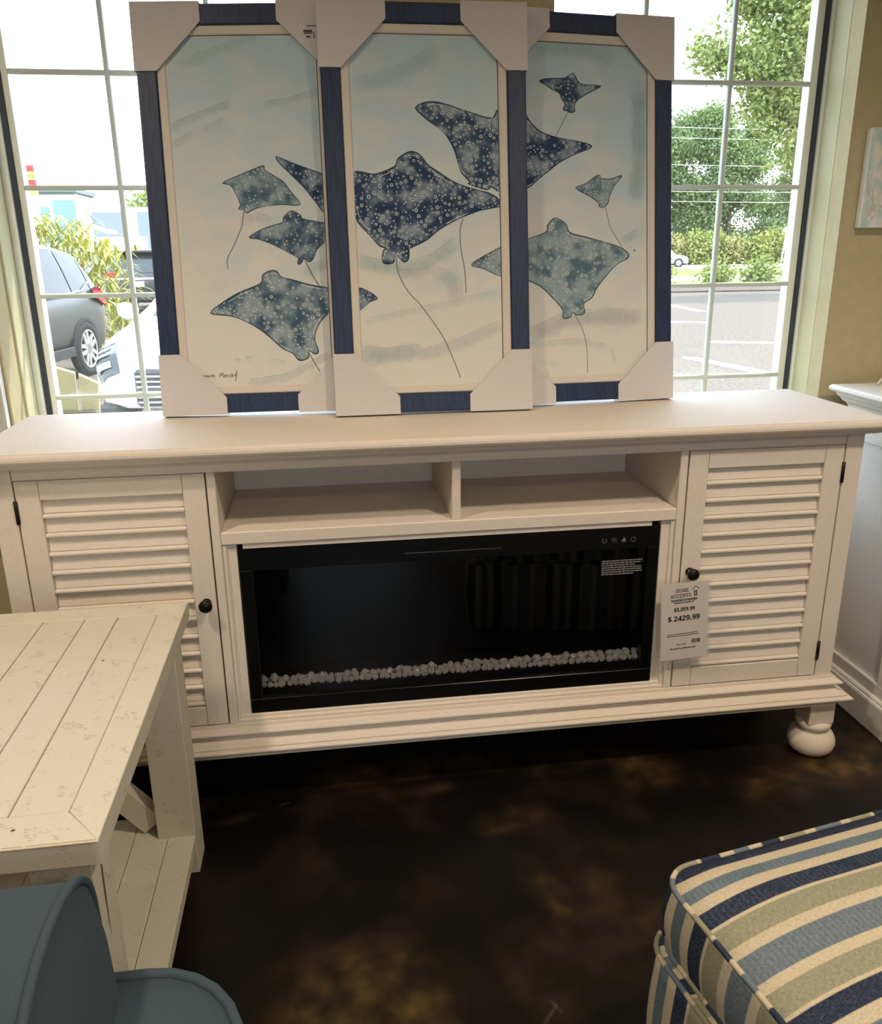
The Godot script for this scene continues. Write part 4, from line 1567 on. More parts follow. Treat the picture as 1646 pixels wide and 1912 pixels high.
# ---- cars -------------------------------------------------------
const SUV := [[-2.27, 0.42, 0.74, 0.92, 0.70, 0.94], [-2.20, 0.34, 0.86, 1.02, 0.76, 1.05], [-2.02, 0.30, 0.91, 1.05, 0.70, 1.36], [-1.80, 0.29, 0.92, 1.05, 0.68, 1.57], [-1.20, 0.28, 0.93, 1.03, 0.67, 1.66], [0.0, 0.28, 0.93, 1.00, 0.67, 1.68], [0.55, 0.28, 0.93, 0.98, 0.66, 1.57], [1.20, 0.29, 0.92, 0.97, 0.72, 1.06], [1.85, 0.30, 0.89, 0.93, 0.70, 0.97], [2.16, 0.33, 0.82, 0.84, 0.62, 0.87], [2.28, 0.38, 0.72, 0.66, 0.54, 0.68]]
const SEDAN := [[-2.30, 0.42, 0.72, 0.86, 0.66, 0.88], [-2.15, 0.32, 0.84, 0.96, 0.72, 0.99], [-1.60, 0.26, 0.90, 0.96, 0.70, 1.04], [-0.85, 0.25, 0.91, 0.93, 0.60, 1.36], [0.0, 0.25, 0.91, 0.92, 0.60, 1.44], [0.45, 0.25, 0.91, 0.91, 0.60, 1.36], [1.15, 0.26, 0.90, 0.90, 0.70, 0.97], [1.75, 0.27, 0.88, 0.82, 0.70, 0.88], [2.10, 0.29, 0.82, 0.70, 0.62, 0.76], [2.28, 0.33, 0.70, 0.56, 0.54, 0.60]]

func section(s: Array) -> Array:
	var w: float = s[2]
	var y0: float = s[1]
	var yb: float = s[3]
	var wr: float = s[4]
	var yr: float = s[5]
	var h := [[w * 0.72, y0], [w * 0.95, y0 + 0.05], [w * 0.995, lerpf(y0, yb, 0.38)], [w, lerpf(y0, yb, 0.72)], [w * 0.985, yb - 0.05], [w * 0.955, yb], [lerpf(w * 0.955, wr, 0.55), lerpf(yb, yr, 0.55)], [wr, lerpf(yb, yr, 0.92)], [wr * 0.88, yr], [wr * 0.4, yr + 0.018]]
	var q := []
	for p in h:
		q.append(Vector3(p[0], p[1], s[0]))
	h.reverse()
	for p in h:
		q.append(Vector3(-p[0], p[1], s[0]))
	return q

func car(called: String, label: String, group: String, at: Vector3, turn: float, stations: Array, paint_: Material, wheels: Array) -> Node3D:
	var t := thing(called, label, "car", at, group)
	t.rotation.y = turn
	var rings := []
	for s in stations:
		rings.append(section(s))
	var st := mb(false)
	loft(st, rings)
	part(t, "body", st, paint_, false)
	var glass: Material = M["car_glass"]
	# windscreen and rear window: the sloping roof skin between two stations; side windows along the cabin
	var lo := -1
	var hi := -1
	for i in stations.size():
		if stations[i][5] - stations[i][3] > 0.25:
			if lo < 0:
				lo = i
			hi = i
	for e in [[lo - 1, lo], [hi, hi + 1]]:
		st = mb()
		var a: Array = rings[e[0]]
		var b: Array = rings[e[1]]
		for k in range(8, 12 - 1):
			var lift := Vector3(0, 0.012, -0.004 if e[0] < lo else 0.004)
			quad(st, a[k] + lift, a[k + 1] + lift, b[k + 1] + lift, b[k] + lift, Vector3.UP)
		part(t, "windscreen" if e[0] >= lo else "rear_window", st, glass, false)
	for s in [0, 1]:
		for i in range(lo, hi):
			st = mb()
			var a: Array = rings[i]
			var b: Array = rings[i + 1]
			var k0 := 5 if s == 0 else 14
			var k1 := 7 if s == 0 else 12
			var km := 6 if s == 0 else 13
			var o := Vector3(0.007 if s == 0 else -0.007, 0.004, 0)
			var f := 0.04
			var A: Vector3 = a[k0].lerp(b[k0], f)
			var B: Vector3 = b[k0].lerp(a[k0], f)
			var Am: Vector3 = a[km].lerp(b[km], f)
			var Bm: Vector3 = b[km].lerp(a[km], f)
			var A2: Vector3 = a[k1].lerp(b[k1], f)
			var B2: Vector3 = b[k1].lerp(a[k1], f)
			quad(st, A + o, B + o, Bm + o, Am + o, o)
			quad(st, Am + o, Bm + o, B2 + o, A2 + o, o)
			part(t, "side_window", st, glass, false)
	for wz in wheels[0]:
		for s in [-1.0, 1.0]:
			var x: float = s * (wheels[1] - 0.10)
			var wn := Node3D.new()
			wn.name = "wheel"
			t.add_child(wn, true)
			var r: float = wheels[2]
			var b := Basis(Vector3(0, 0, 1), Vector3(s, 0, 0), Vector3(0, 1, 0))
			var xf := Transform3D(b, Vector3(x, r, wz))
			st = mb(false)
			lathe(st, [[r * 1.14, 0.06], [r * 1.14, 0.112], [r * 1.0, 0.112]], 28, xf)
			lathe(st, [[r * 0.70, 0.0], [r * 0.96, 0.0], [r, 0.02], [r, 0.095], [r * 0.95, 0.12], [r * 0.72, 0.125], [r * 0.68, 0.10]], 28, xf)
			part(wn, "tyre", st, M["tyre"], false)
			st = mb(false)
			lathe(st, [[r * 0.68, 0.108], [r * 0.62, 0.108], [r * 0.60, 0.06], [0.0, 0.055]], 28, xf)
			part(wn, "wheel_well", st, M["tyre"], false)
			st = mb()
			lathe(st, [[r * 0.70, 0.10], [r * 0.70, 0.120], [r * 0.64, 0.118], [r * 0.64, 0.10]], 24, xf)
			for k in 5:
				var a := TAU * k / 5.0
				var q := Transform3D(b * Basis(Vector3(cos(a), 0, sin(a)), Vector3(0, 1, 0), Vector3(-sin(a), 0, cos(a))), Vector3(x, r, wz))
				for e in [-1.0, 1.0]:
					prism(st, pv([[0.0, -0.035 + e * 0.02], [r * 0.66, -0.022 + e * 0.055], [r * 0.66, 0.022 + e * 0.055], [0.0, 0.035 + e * 0.02]]), -0.118, -0.095, q * Transform3D(Basis(Vector3(1, 0, 0), Vector3(0, 0, 1), Vector3(0, -1, 0)), Vector3.ZERO))
			part(wn, "rim", st, M["alloy"], false)
	return t

# a patch of the body skin between two stations, standing a little proud: lamps and lenses
func patch(stations: Array, z0: float, z1: float, k0: float, k1: float, s: float, off: float, taper := 0.0) -> SurfaceTool:
	var st := mb(false)
	var g := []
	for i in 25:
		var z := lerpf(z0, z1, i / 24.0)
		var a := 0
		while a < stations.size() - 2 and stations[a + 1][0] < z:
			a += 1
		var f := inverse_lerp(stations[a][0], stations[a + 1][0], z)
		var q := []
		for c in 6:
			q.append(lerpf(stations[a][c], stations[a + 1][c], f))
		var sec := section(q)
		var row := []
		for j in 5:
			var k := lerpf(k0 + taper * i / 24.0, k1, j / 4.0)
			var p: Vector3 = sec[int(k)].lerp(sec[int(k) + 1], k - int(k))
			p += Vector3(p.x, 0.15 * p.y, 0.5 * p.z).normalized() * off
			row.append(Vector3(p.x * s, p.y, p.z))
		g.append(row)
	for i in 24:
		for j in 4:
			quad(st, g[i][j], g[i + 1][j], g[i + 1][j + 1], g[i][j + 1], g[i][j])
	return st

func cars() -> void:
	var g := mat("car_glass", Color(0.25, 0.27, 0.28), 0.08, 0.0, 0.45)
	mat("tyre", Color(0.16, 0.16, 0.165), 0.9)
	mat("alloy", Color(0.80, 0.79, 0.76), 0.3, 0.5)
	var red := mat("tail_lens", Color(0.75, 0.10, 0.12), 0.15)
	var chrome := mat("chrome", Color(0.88, 0.89, 0.9), 0.2, 0.8)
	var dark := mat("olive_car_paint", Color(0.20, 0.21, 0.21), 0.25, 0.25)
	dark.clearcoat_enabled = true
	var black := mat("black_car_paint", Color(0.12, 0.13, 0.15), 0.25, 0.25)
	black.clearcoat_enabled = true
	var white := mat("white_car_paint", Color(0.94, 0.94, 0.94), 0.25, 0.0)
	white.clearcoat_enabled = true
	var trim_ := mat("car_trim", Color(0.20, 0.21, 0.22), 0.6)
	var lens := mat("head_lens", Color(0.24, 0.25, 0.25), 0.15, 0.2)
	var orange := mat("amber", Color(0.95, 0.48, 0.22), 0.3)
	# dark SUV, nose to the shop
	var t := car("suv", "dark grey SUV seen along its side, parked nearest the window on the left", "parked cars", Vector3(-4.52, LOT, -8.52), -0.157, SUV, dark, [[-1.35, 1.40], 0.93, 0.355])
	for s in [-1.0, 1.0]:
		var st := mb(false)
		loft(st, [[Vector3(s * 0.955, 0.98, -1.72), Vector3(s * 0.92, 1.10, -1.74), Vector3(s * 0.95, 1.06, -1.7)], [Vector3(s * 0.93, 0.86, -2.14), Vector3(s * 0.84, 1.14, -2.10), Vector3(s * 0.93, 1.05, -2.04)], [Vector3(s * 0.74, 0.90, -2.26), Vector3(s * 0.72, 1.10, -2.19), Vector3(s * 0.8, 1.02, -2.16)]])
		part(t, "tail_lamp", st, red, false)
		st = mb()
		box(st, Vector3(minf(s * 0.91, s * 0.945), 0.30, -0.95), Vector3(maxf(s * 0.91, s * 0.945), 0.42, 1.0), 0.02)
		part(t, "sill_trim", st, trim_, false)
		st = mb(false)
		tube(st, [Vector3(s * 0.915, 1.06, 0.95), Vector3(s * 0.905, 1.045, -0.6), Vector3(s * 0.90, 1.09, -1.45), Vector3(s * 0.86, 1.19, -1.75)], 0.012, 6)
		part(t, "chrome_strip", st, chrome, false)
	# black SUV seen from behind
	t = car("suv", "black SUV seen from behind with red tail lamps, farther across the lot", "parked cars", Vector3(-5.15, LOT, -24.2), PI, SUV, black, [[-1.35, 1.40], 0.93, 0.355])
	for s in [-1.0, 1.0]:
		var st := mb()
		box(st, Vector3(minf(s * 0.45, s * 0.88), 0.96, -2.29), Vector3(maxf(s * 0.45, s * 0.88), 1.10, -2.10), 0.02)
		part(t, "tail_lamp", st, red, false)
		st = mb()
		box(st, Vector3(minf(s * 0.50, s * 0.78), 0.40, -2.33), Vector3(maxf(s * 0.50, s * 0.78), 0.48, -2.2), 0.02)
		part(t, "exhaust_trim", st, chrome, false)
	var st := mb()
	box(st, Vector3(-0.86, 0.90, -2.30), Vector3(0.86, 0.955, -2.2), 0.01)
	part(t, "chrome_strip", st, chrome, false)
	st = mb()
	box(st, Vector3(-0.17, 0.72, -2.31), Vector3(0.17, 0.86, -2.24), 0.01)
	part(t, "number_plate", st, white, false)
	st = mb()
	box(st, Vector3(-0.84, 0.36, -2.31), Vector3(0.84, 0.56, -2.1), 0.03)
	part(t, "bumper", st, trim_, false)
	st = mb()
	box(st, Vector3(-0.66, 1.60, -1.98), Vector3(0.66, 1.66, -1.6), 0.02)
	part(t, "spoiler", st, black, false)
	st = mb(false)
	tube(st, [Vector3(0.1, 1.66, -1.5), Vector3(0.1, 1.80, -1.62)], 0.02, 6)
	part(t, "antenna", st, trim_, false)
	# white car, nose to the shop
	t = car("sedan", "white car with its nose towards the window, partly behind the left print", "parked cars", Vector3(-1.10, LOT, -7.3), -0.13, SEDAN, white, [[-1.35, 1.40], 0.91, 0.33])
	for s in [-1.0, 1.0]:
		st = mb(false)
		st = patch(SEDAN, 1.86, 2.262, 3.7, 7.0, s, 0.022, 0.0)
		part(t, "head_lamp", st, lens, false)
		for k in 3:
			st = patch(SEDAN, 1.95 + k * 0.10, 2.00 + k * 0.10, 4.3, 6.2, s, 0.034)
			part(t, "lamp_lens", st, chrome, false)
		st = patch(SEDAN, 1.88, 1.90, 4.0, 6.6, s, 0.032)
		part(t, "lamp_lens", st, chrome, false)
		st = mb(false)
		loft(st, [rr_ring(Vector3(s * 0.95, 1.0, 0.62), 0.05, 0.08), rr_ring(Vector3(s * 1.03, 1.0, 0.66), 0.09, 0.08), rr_ring(Vector3(s * 1.12, 1.01, 0.62), 0.06, 0.05)])
		part(t, "mirror", st, white, false)
		st = mb()
		box(st, Vector3(minf(s * 0.62, s * 0.80), 0.24, 2.08), Vector3(maxf(s * 0.62, s * 0.80), 0.34, 2.24), 0.03)
		part(t, "fog_lamp_bay", st, trim_, false)
		st = mb()
		box(st, Vector3(minf(s * 0.80, s * 0.885), 0.37, 1.92), Vector3(maxf(s * 0.80, s * 0.885), 0.43, 2.05), 0.015)
		part(t, "side_marker", st, orange, false)
	st = mb()
	box(st, Vector3(-0.44, 0.34, 2.22), Vector3(0.44, 0.64, 2.33), 0.05)
	part(t, "grille", st, trim_, false)
	st = mb()
	for k in 6:
		box(st, Vector3(-0.42, 0.37 + k * 0.042, 2.325), Vector3(0.42, 0.385 + k * 0.042, 2.342), 0.003)
	part(t, "grille_bars", st, chrome, false)
	st = mb()
	box(st, Vector3(-0.78, 0.15, 1.98), Vector3(0.78, 0.24, 2.30), 0.03)
	part(t, "bumper_lip", st, white, false)
	# far white car behind the hedge line
	t = car("sedan", "small white car far off by the hedge, beside the right print", "parked cars", Vector3(31.0, LOT, -74.0), 1.25, SUV, white, [[-1.35, 1.40], 0.93, 0.355])
	# traffic cone by the dark SUV
	t = thing("traffic_cone", "small orange traffic cone between the dark grey SUV and the black SUV", "cone", Vector3(-6.12, LOT, -21.3))
	st = mb(false)
	lathe(st, [[0.0, 0.75], [0.03, 0.75], [0.16, 0.04], [0.0, 0.04]], 16)
	part(t, "cone_body", st, orange, false)
	st = mb()
	box(st, Vector3(-0.2, 0, -0.2), Vector3(0.2, 0.04, 0.2), 0.01)
	part(t, "cone_base", st, orange, false)

func rr_ring(c: Vector3, hy: float, hz: float) -> Array:
	var q := []
	for k in 12:
		var a := TAU * k / 12.0
		q.append(c + Vector3(0, sin(a) * hy, cos(a) * hz))
	return q

# ---- slatted garden chair close to the glass -----------------------
func porch_chair() -> void:
	var m := mat("cream_plastic", Color(0.70, 0.68, 0.55), 0.6)
	var t := thing("garden_chair", "cream slat-backed garden chair standing outside with its back to the window", "chair", Vector3(-1.66, LOT, -2.25))
	t.rotation.y = 0.0
	# fan of back slats, seen from behind; tops fall away to the right
	var tops := [[-0.285, 0.98], [-0.145, 1.055], [-0.005, 1.075], [0.105, 1.055], [0.225, 1.02]]
	var tp := [[-0.36, -0.235, 0.955, 1.00], [-0.220, -0.095, 1.02, 1.05], [-0.080, 0.078, 1.060, 1.058], [0.093, 0.202, 1.047, 1.010], [0.219, 0.300, 1.003, 0.957]]
	for s in tp:
		var st := mb()
		prism(st, pv([[s[0] * 0.8, 0.36], [s[1] * 0.8, 0.36], [s[1], s[3]], [s[0], s[2]]]), -0.011, 0.011, Transform3D(Basis(Vector3(1, 0, 0), Vector3(0, 1, 0.10).normalized(), Vector3(0, -0.1, 1).normalized()), Vector3.ZERO), 0.004)
		part(t, "back_slat", st, m, false)
	for y in [0.50, 0.79]:
		var st := mb()
		box(st, Vector3(-0.30, y - 0.035, 0.055 + y * 0.02), Vector3(0.285, y + 0.035, 0.085 + y * 0.06), 0.004)
		part(t, "back_rail", st, mat("shaded_rail", Color(0.42, 0.38, 0.31), 0.8), false)  # rail coloured darker than the slats to stand for the shade on it
	for k in 5:
		var st := mb()
		box(st, Vector3(-0.28, 0.345, -0.52 + k * 0.11), Vector3(0.28, 0.37, -0.42 + k * 0.11), 0.004)
		part(t, "seat_slat", st, m, false)
	for s in [-1.0, 1.0]:
		var st := mb()
		box(st, Vector3(s * 0.34 - 0.06, 0.56, -0.60), Vector3(s * 0.34 + 0.06, 0.585, 0.12), 0.006)
		part(t, "arm", st, m, false)
		for z in [-0.54, 0.05]:
			st = mb()
			box(st, Vector3(s * 0.31 - 0.014, 0, z - 0.05), Vector3(s * 0.31 + 0.014, 0.56, z + 0.05), 0.004)
			part(t, "leg", st, m, false)

# ---- plants ---------------------------------------------------------
func leaf_mesh(wide: float, long_: float, count: int, spread: float, seed_: int) -> ArrayMesh:
	var r := RandomNumberGenerator.new()
	r.seed = seed_
	var st := mb()
	for k in count:
		var c := Vector3(r.randfn(), r.randfn(), r.randfn()) * spread
		var b := Basis.from_euler(Vector3(r.randf() * TAU, r.randf() * TAU, r.randf() * TAU))
		var a := c + b * Vector3(-wide, 0, 0)
		var d := c + b * Vector3(wide, 0, 0)
		var tip := c + b * Vector3(0, long_ * 0.2, long_)
		var tail := c + b * Vector3(0, 0, -long_ * 0.7)
		tri(st, a, tip, tail, Vector3.UP)
		tri(st, d, tail, tip, Vector3.UP)
	return done(st)

func crown(parent: Node3D, called: String, leaf: Mesh, m: Material, lumps: Array, seed_: int, tint: Array) -> void:
	var r := RandomNumberGenerator.new()
	r.seed = seed_
	var xs := []
	var cs := []
	for l in lumps:
		var c: Vector3 = l[0]
		var rad: Vector3 = l[1]
		for k in int(l[2]):
			var d := Vector3(r.randfn(), r.randfn(), r.randfn()).normalized() * pow(r.randf(), 0.45)
			xs.append(Transform3D(Basis.from_euler(Vector3(r.randf() * TAU, r.randf() * TAU, r.randf() * TAU)) * Basis.from_scale(Vector3.ONE * r.randf_range(0.7, 1.25)), c + d * rad))
			var a: Color = tint[0]
			cs.append(a.lerp(tint[1], r.randf()))
	var mm := MultiMesh.new()
	mm.transform_format = MultiMesh.TRANSFORM_3D
	mm.use_colors = true
	mm.mesh = leaf
	mm.instance_count = xs.size()
	for i in xs.size():
		mm.set_instance_transform(i, xs[i])
		mm.set_instance_color(i, cs[i])
	var o := MultiMeshInstance3D.new()
	o.multimesh = mm
	o.material_override = m
	o.name = called
	o.set_meta("kind", "stuff")
	parent.add_child(o, true)

func branchy(t: Node3D, h: float, r0: float, lumps: Array, bark: Material) -> void:
	var st := mb(false)
	tube(st, [Vector3(0, -0.2, 0), Vector3(0.05, h * 0.4, 0.05), Vector3(0, h * 0.75, 0)], r0, 8, false, 1.0, r0 * 0.4)
	part(t, "trunk", st, bark, false)
	for l in lumps:
		st = mb(false)
		var b := Vector3(0.03, clampf(l[0].y - l[0].length() * 0.35, h * 0.25, h * 0.7), 0.03)
		tube(st, [b, b.lerp(l[0], 0.5) + Vector3(0, 0.2, 0), l[0]], r0 * 0.35, 6, false, 1.0, r0 * 0.1)
		part(t, "branch", st, bark, false)

func plants() -> void:
	var bark := mat("bark", Color(0.42, 0.37, 0.31), 0.95)
	var leaf := mat("tree_leaf", Color.WHITE, 0.7, 0.0, 0.3)
	leaf.vertex_color_use_as_albedo = true
	leaf.backlight_enabled = true
	leaf.backlight = Color(0.50, 0.56, 0.22)
	var small := leaf_mesh(0.055, 0.11, 14, 0.26, 1)
	var mid := leaf_mesh(0.11, 0.2, 14, 0.5, 2)
	var bright := [Color(0.19, 0.24, 0.075), Color(0.36, 0.41, 0.13)]
	var cool := [Color(0.14, 0.20, 0.085), Color(0.27, 0.34, 0.14)]
	# near tree whose branches reach in from the right
	var t := thing("tree", "tall loose tree with branches reaching in at the top right window panes", "tree", Vector3(17.3, LOT, -27.5), "trees across the lot")
	var lumps := [[Vector3(-0.9, 8.5, 0.0), Vector3(2.3, 1.8, 1.8), 460], [Vector3(-3.2, 7.45, 0.4), Vector3(1.2, 0.45, 1.0), 110], [Vector3(-4.3, 7.75, 0.3), Vector3(0.9, 0.32, 0.7), 60], [Vector3(-2.8, 9.4, 0.0), Vector3(1.0, 0.6, 0.8), 100], [Vector3(-2.1, 6.3, 0.2), Vector3(1.0, 0.6, 1.0), 130], [Vector3(-0.6, 6.5, 0.0), Vector3(1.7, 1.1, 1.4), 280], [Vector3(-0.5, 4.9, 0.2), Vector3(1.5, 0.7, 1.3), 150], [Vector3(-1.5, 10.2, 0.0), Vector3(1.9, 1.1, 1.3), 220]]
	branchy(t, 9.6, 0.18, lumps, bark)
	crown(t, "foliage", small, leaf, lumps, 11, bright)
	# tree line behind the road
	var row := [[27.0, -92.0, 15.5, "broad leafy tree at the left of the tree line beside the right print"], [33.5, -95.0, 18.5, "light green tree second from the left in the tree line"], [40.5, -93.0, 16.5, "rounded tree in the middle of the tree line right of the muntin"], [46.0, -92.0, 16.0, "dense tree at the right of the tree line"], [55.0, -94.0, 17.0, "dense tree half hidden by the right window jamb"]]
	var k := 0
	for a in row:
		t = thing("tree", a[3], "tree", Vector3(a[0], LOT, a[1]), "trees across the lot")
		var h: float = a[2]
		var lp := []
		var r := RandomNumberGenerator.new()
		r.seed = 200 + k
		for i in 16:
			lp.append([Vector3(r.randf_range(-3.6, 3.6), r.randf_range(0.08, 0.94) * h, r.randf_range(-2.5, 2.5)), Vector3(r.randf_range(1.8, 3.0), r.randf_range(1.2, 2.2), 2.2), 170])
		branchy(t, h, 0.3, lp, bark)
		crown(t, "foliage", mid, leaf, lp, 30 + k, bright if k in [0, 1] else cool)
		k += 1
	# croton hedge along the road
	for i in 13:
		var x := 29.0 + i * 2.3
		t = thing("hedge_shrub", "yellow-green leafy shrub in the hedge row along the far road" if i % 3 else "bronze-tinted shrub among the yellow-green ones in the far hedge row", "shrub", Vector3(x, LOT, -84.0 + 0.6 * sin(i * 2.1)), "roadside hedge shrubs")
		var lp := [[Vector3(0, 1.0, 0), Vector3(1.3, 1.1, 1.0), 90], [Vector3(0.4, 1.9 + 0.3 * sin(i * 1.7), 0), Vector3(0.9, 0.7, 0.8), 60]]
		crown(t, "foliage", mid, leaf, lp, 70 + i, [Color(0.22, 0.27, 0.08), Color(0.40, 0.38, 0.12)] if i % 3 else [Color(0.38, 0.30, 0.14), Color(0.36, 0.38, 0.12)])
	# low bushes on the verge
	for a in [[14.3, -34.5, 0.62, "round bush at the left of the verge behind the kerb"], [18.6, -33.0, 0.5, "low clipped bush at the right of the verge"], [16.9, -33.6, 0.42, "smallest clipped bush between the two verge bushes"]]:
		t = thing("verge_bush", a[3], "shrub", Vector3(a[0], LOT + 0.05, a[1]), "verge bushes")
		crown(t, "foliage", small, leaf, [[Vector3(0, a[2] * 0.7, 0), Vector3(a[2] * 1.3, a[2], a[2]), 70]], 120 + int(a[0]), bright)
	# strap-leaved clump behind the dark SUV
	t = thing("ginger_clump", "large clump of yellow-green strap-leaved plants behind the dark grey SUV", "plant", Vector3(-4.10, LOT, -12.7))
	var r := RandomNumberGenerator.new()
	r.seed = 9
	var strap := mat("strap_leaf", Color.WHITE, 0.6, 0.0, 0.4)
	strap.vertex_color_use_as_albedo = true
	strap.backlight_enabled = true
	strap.backlight = Color(0.5, 0.48, 0.12)
	var st := mb()
	for i in 1000:
		var b := Vector3(r.randf_range(-0.85, 0.60), r.randf_range(0.0, 2.0), r.randf_range(-0.5, 0.5))
		b.y *= 1.0 - 0.45 * maxf(0.0, b.x)
		var dir := Vector3(r.randfn() * 0.7 + b.x * 0.4, 0, r.randfn() * 0.7 + 0.2).normalized()
		var L := r.randf_range(0.45, 0.85)
		var wd := r.randf_range(0.012, 0.024)
		var side := dir.cross(Vector3.UP).normalized()
		st.set_color(Color(0.30, 0.33, 0.06).lerp(Color(0.58, 0.52, 0.13), r.randf()).lerp(Color(0.16, 0.22, 0.05), 0.5 * float(r.randf() < 0.35)))
		var prev := b
		var pw := wd * 0.5
		for s in range(1, 6):
			var f := s / 5.0
			var p := b + dir * (L * 0.75 * f) + Vector3.UP * (L * (0.95 * f - 0.85 * f * f))
			var w2 := wd * (1.0 - pow(f, 3.0)) + 0.001
			quad(st, prev - side * pw, prev + side * pw, p + side * w2, p - side * w2, Vector3.UP)
			prev = p
			pw = w2
	var o := part(t, "leaves", st, strap, false)
	o.set_meta("kind", "stuff")
	# tree beyond the far building on the left
	t = thing("tree", "small leafy tree above the white building at the left print's edge", "tree", Vector3(-13.3, LOT, -68.0), "trees across the lot")
	lumps = [[Vector3(0, 4.0, 0), Vector3(1.6, 1.4, 1.2), 110], [Vector3(0.9, 5.2, 0), Vector3(1.2, 0.8, 1.0), 70], [Vector3(0.8, 2.2, 0), Vector3(1.2, 1.4, 1.0), 90]]
	branchy(t, 4.5, 0.14, lumps, bark)
	crown(t, "foliage", mid, leaf, lumps, 150, bright)

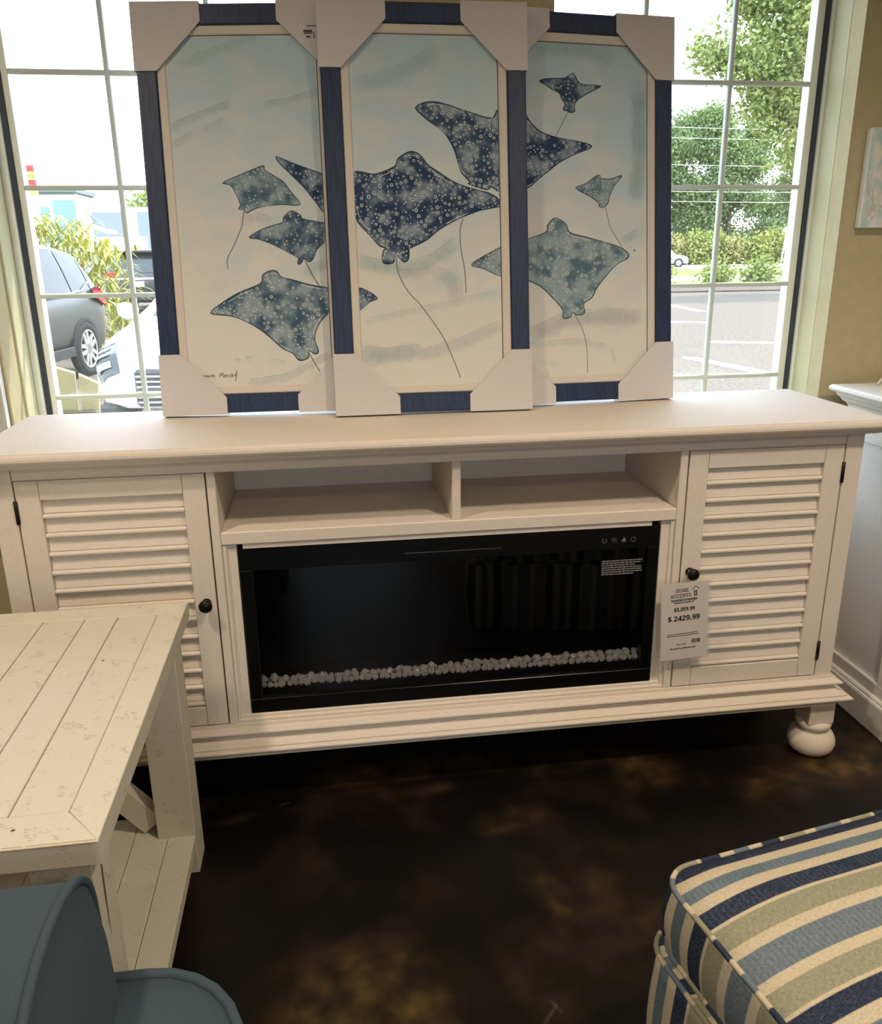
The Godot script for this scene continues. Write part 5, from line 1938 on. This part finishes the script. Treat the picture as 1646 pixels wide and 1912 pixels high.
# ---- buildings, signs, wires --------------------------------------------
func far_left() -> void:
	var wall := mat("far_white_wall", Color(0.82, 0.82, 0.82), 0.9)
	var blue := mat("far_blue_panel", Color(0.50, 0.61, 0.70), 0.8)
	var grey := mat("far_grey_panel", Color(0.54, 0.565, 0.60), 0.85)
	var roof := mat("far_roof", Color(0.45, 0.48, 0.49), 0.8)
	var t := thing("shop_building", "white shop building with a blue front across the road on the left", "building", Vector3(-19.0, LOT, -64.0))
	var st := mb()
	box(st, Vector3(-5.5, 0, -5), Vector3(1.75, 5.75, 0), 0.03)
	part(t, "wall", st, wall, false)
	st = mb()
	box(st, Vector3(-1.6, 5.85, -5.2), Vector3(1.85, 6.15, 0.25), 0.03)
	box(st, Vector3(-5.5, 5.75, -5.0), Vector3(1.7, 5.85, 0.1), 0.0)
	part(t, "roof_edge", st, roof, false)
	for a in [[0.1, 1.6, 2.6, 5.35], [-0.75, -0.15, 2.4, 4.9], [-4.8, -1.6, 2.4, 4.8]]:
		st = mb()
		box(st, Vector3(a[0], a[2], 0.0), Vector3(a[1], a[3], 0.06), 0.01)
		part(t, "front_panel", st, blue, false)
	t = thing("long_building", "low grey and white building behind the black SUV", "building", Vector3(-13.0, LOT, -62.0))
	t.rotation.y = -0.15
	st = mb()
	box(st, Vector3(-3.2, 0, -4), Vector3(2.6, 4.75, 0), 0.03)
	part(t, "wall", st, wall, false)
	for a in [[-3.0, -0.9], [0.2, 1.6]]:
		st = mb()
		box(st, Vector3(a[0], 0.8, 0.0), Vector3(a[1], 4.45, 0.06), 0.01)
		part(t, "front_panel", st, grey, false)
	# fuel canopy bits with orange fascia
	t = thing("roadside_kiosk", "small white kiosk with orange panels above the black SUV", "kiosk", Vector3(-12.2, LOT, -52.0))
	st = mb()
	box(st, Vector3(-1.1, 0, -1), Vector3(1.6, 2.6, 0), 0.02)
	part(t, "wall", st, wall, false)
	var orange := mat("kiosk_orange", Color(0.95, 0.58, 0.18), 0.6)
	for a in [[-0.75, -0.40, 1.5, 2.5], [0.55, 1.30, 1.65, 2.0]]:
		st = mb()
		box(st, Vector3(a[0], a[2], 0.0), Vector3(a[1], a[3], 0.05), 0.01)
		part(t, "orange_panel", st, orange, false)
	st = mb()
	prism(st, pv([[-1.7, 3.4], [-0.2, 2.9], [-0.2, 2.75], [-1.7, 3.2]]), -1.2, 0.3, Transform3D(), 0.01)
	part(t, "awning", st, wall, false)
	# pylon sign at the kerb
	t = thing("pylon_sign", "tall white roadside pylon sign with a red, yellow and green panel at the left edge", "sign", Vector3(-11.75, LOT, -35.0))
	var sw := mat("sign_white", Color(0.93, 0.93, 0.92), 0.6)
	var sr := mat("sign_red", Color(0.86, 0.24, 0.24), 0.6)
	var sy := mat("sign_yellow", Color(0.95, 0.85, 0.42), 0.6)
	var sg := mat("sign_green", Color(0.50, 0.68, 0.30), 0.6)
	var sb := mat("sign_grey", Color(0.42, 0.45, 0.46), 0.6)
	st = mb()
	box(st, Vector3(-0.35, 0, -0.25), Vector3(0.20, 3.7, -0.05), 0.02)
	part(t, "post", st, sw, false)
	for a in [[-1.6, 0.16, 5.75, 6.65, sw], [-1.6, 0.20, 5.35, 5.66, sw], [-1.6, 0.18, 5.12, 5.24, sb], [-1.6, 0.48, 4.72, 4.96, sr], [-1.6, 0.49, 4.42, 4.72, sy], [-1.6, 0.50, 4.10, 4.42, sr], [-1.6, 0.52, 3.86, 4.06, sy]]:
		st = mb()
		box(st, Vector3(a[0], a[2], -0.15), Vector3(a[1], a[3], 0.0), 0.01)
		part(t, "sign_panel", st, a[4], false)
	st = mb()
	var px := -0.45
	while px < 0.42:
		box(st, Vector3(px, 4.50, 0.0), Vector3(px + 0.09, 4.50 + rng.randf_range(0.08, 0.16), 0.012), 0.0)
		px += 0.12
	part(t, "sign_lettering", st, sg, false)
	text(t, "sign_letters", "S II", 0.62, Vector3(-0.22, 6.20, 0.01), sb, "Droid Serif", false, 0.62)
	text(t, "sign_letters", "78", 0.24, Vector3(0.03, 5.50, 0.01), sb, "Droid Sans", false, 0.26)
	# power line in front of the trees: two posts and five pale wires
	var wire := mat("wire", Color(0.80, 0.81, 0.77), 0.6)
	var pole := mat("pole_wood", Color(0.33, 0.29, 0.25), 0.9)
	t = thing("power_line", "pale overhead wires crossing in front of the trees beside the right print", "power line", Vector3(18.0, LOT, -60.0))
	for x in [0.0, 23.0]:
		st = mb(false)
		tube(st, [Vector3(x, -0.2, 0), Vector3(x, 10.8, 0)], 0.15, 10, false, 1.0, 0.10)
		part(t, "pole", st, pole, false)
	for k in 5:
		st = mb(false)
		var y: float = [10.0, 9.3, 7.5, 5.7, 5.0][k]
		tube(st, [Vector3(0, y + 0.3, 0), Vector3(8, y - 0.1, 0), Vector3(16, y - 0.2, 0), Vector3(23, y, 0)], 0.02, 5)
		part(t, "wire", st, wire, false)
	# slim street lamp on the verge
	t = thing("street_lamp", "slim white street lamp before the hedge near the right window jamb", "lamp post", Vector3(37.6, LOT, -65.0))
	st = mb(false)
	tube(st, [Vector3(0, 0, 0), Vector3(0.25, 2.9, 0)], 0.06, 8)
	part(t, "post", st, sw, false)
	st = mb(false)
	lathe(st, [[0.0, 0.36], [0.12, 0.34], [0.36, 0.10], [0.36, 0.0], [0.0, 0.0]], 14, Transform3D(Basis(), Vector3(0.25, 2.85, 0)))
	part(t, "lamp_head", st, sw, false)
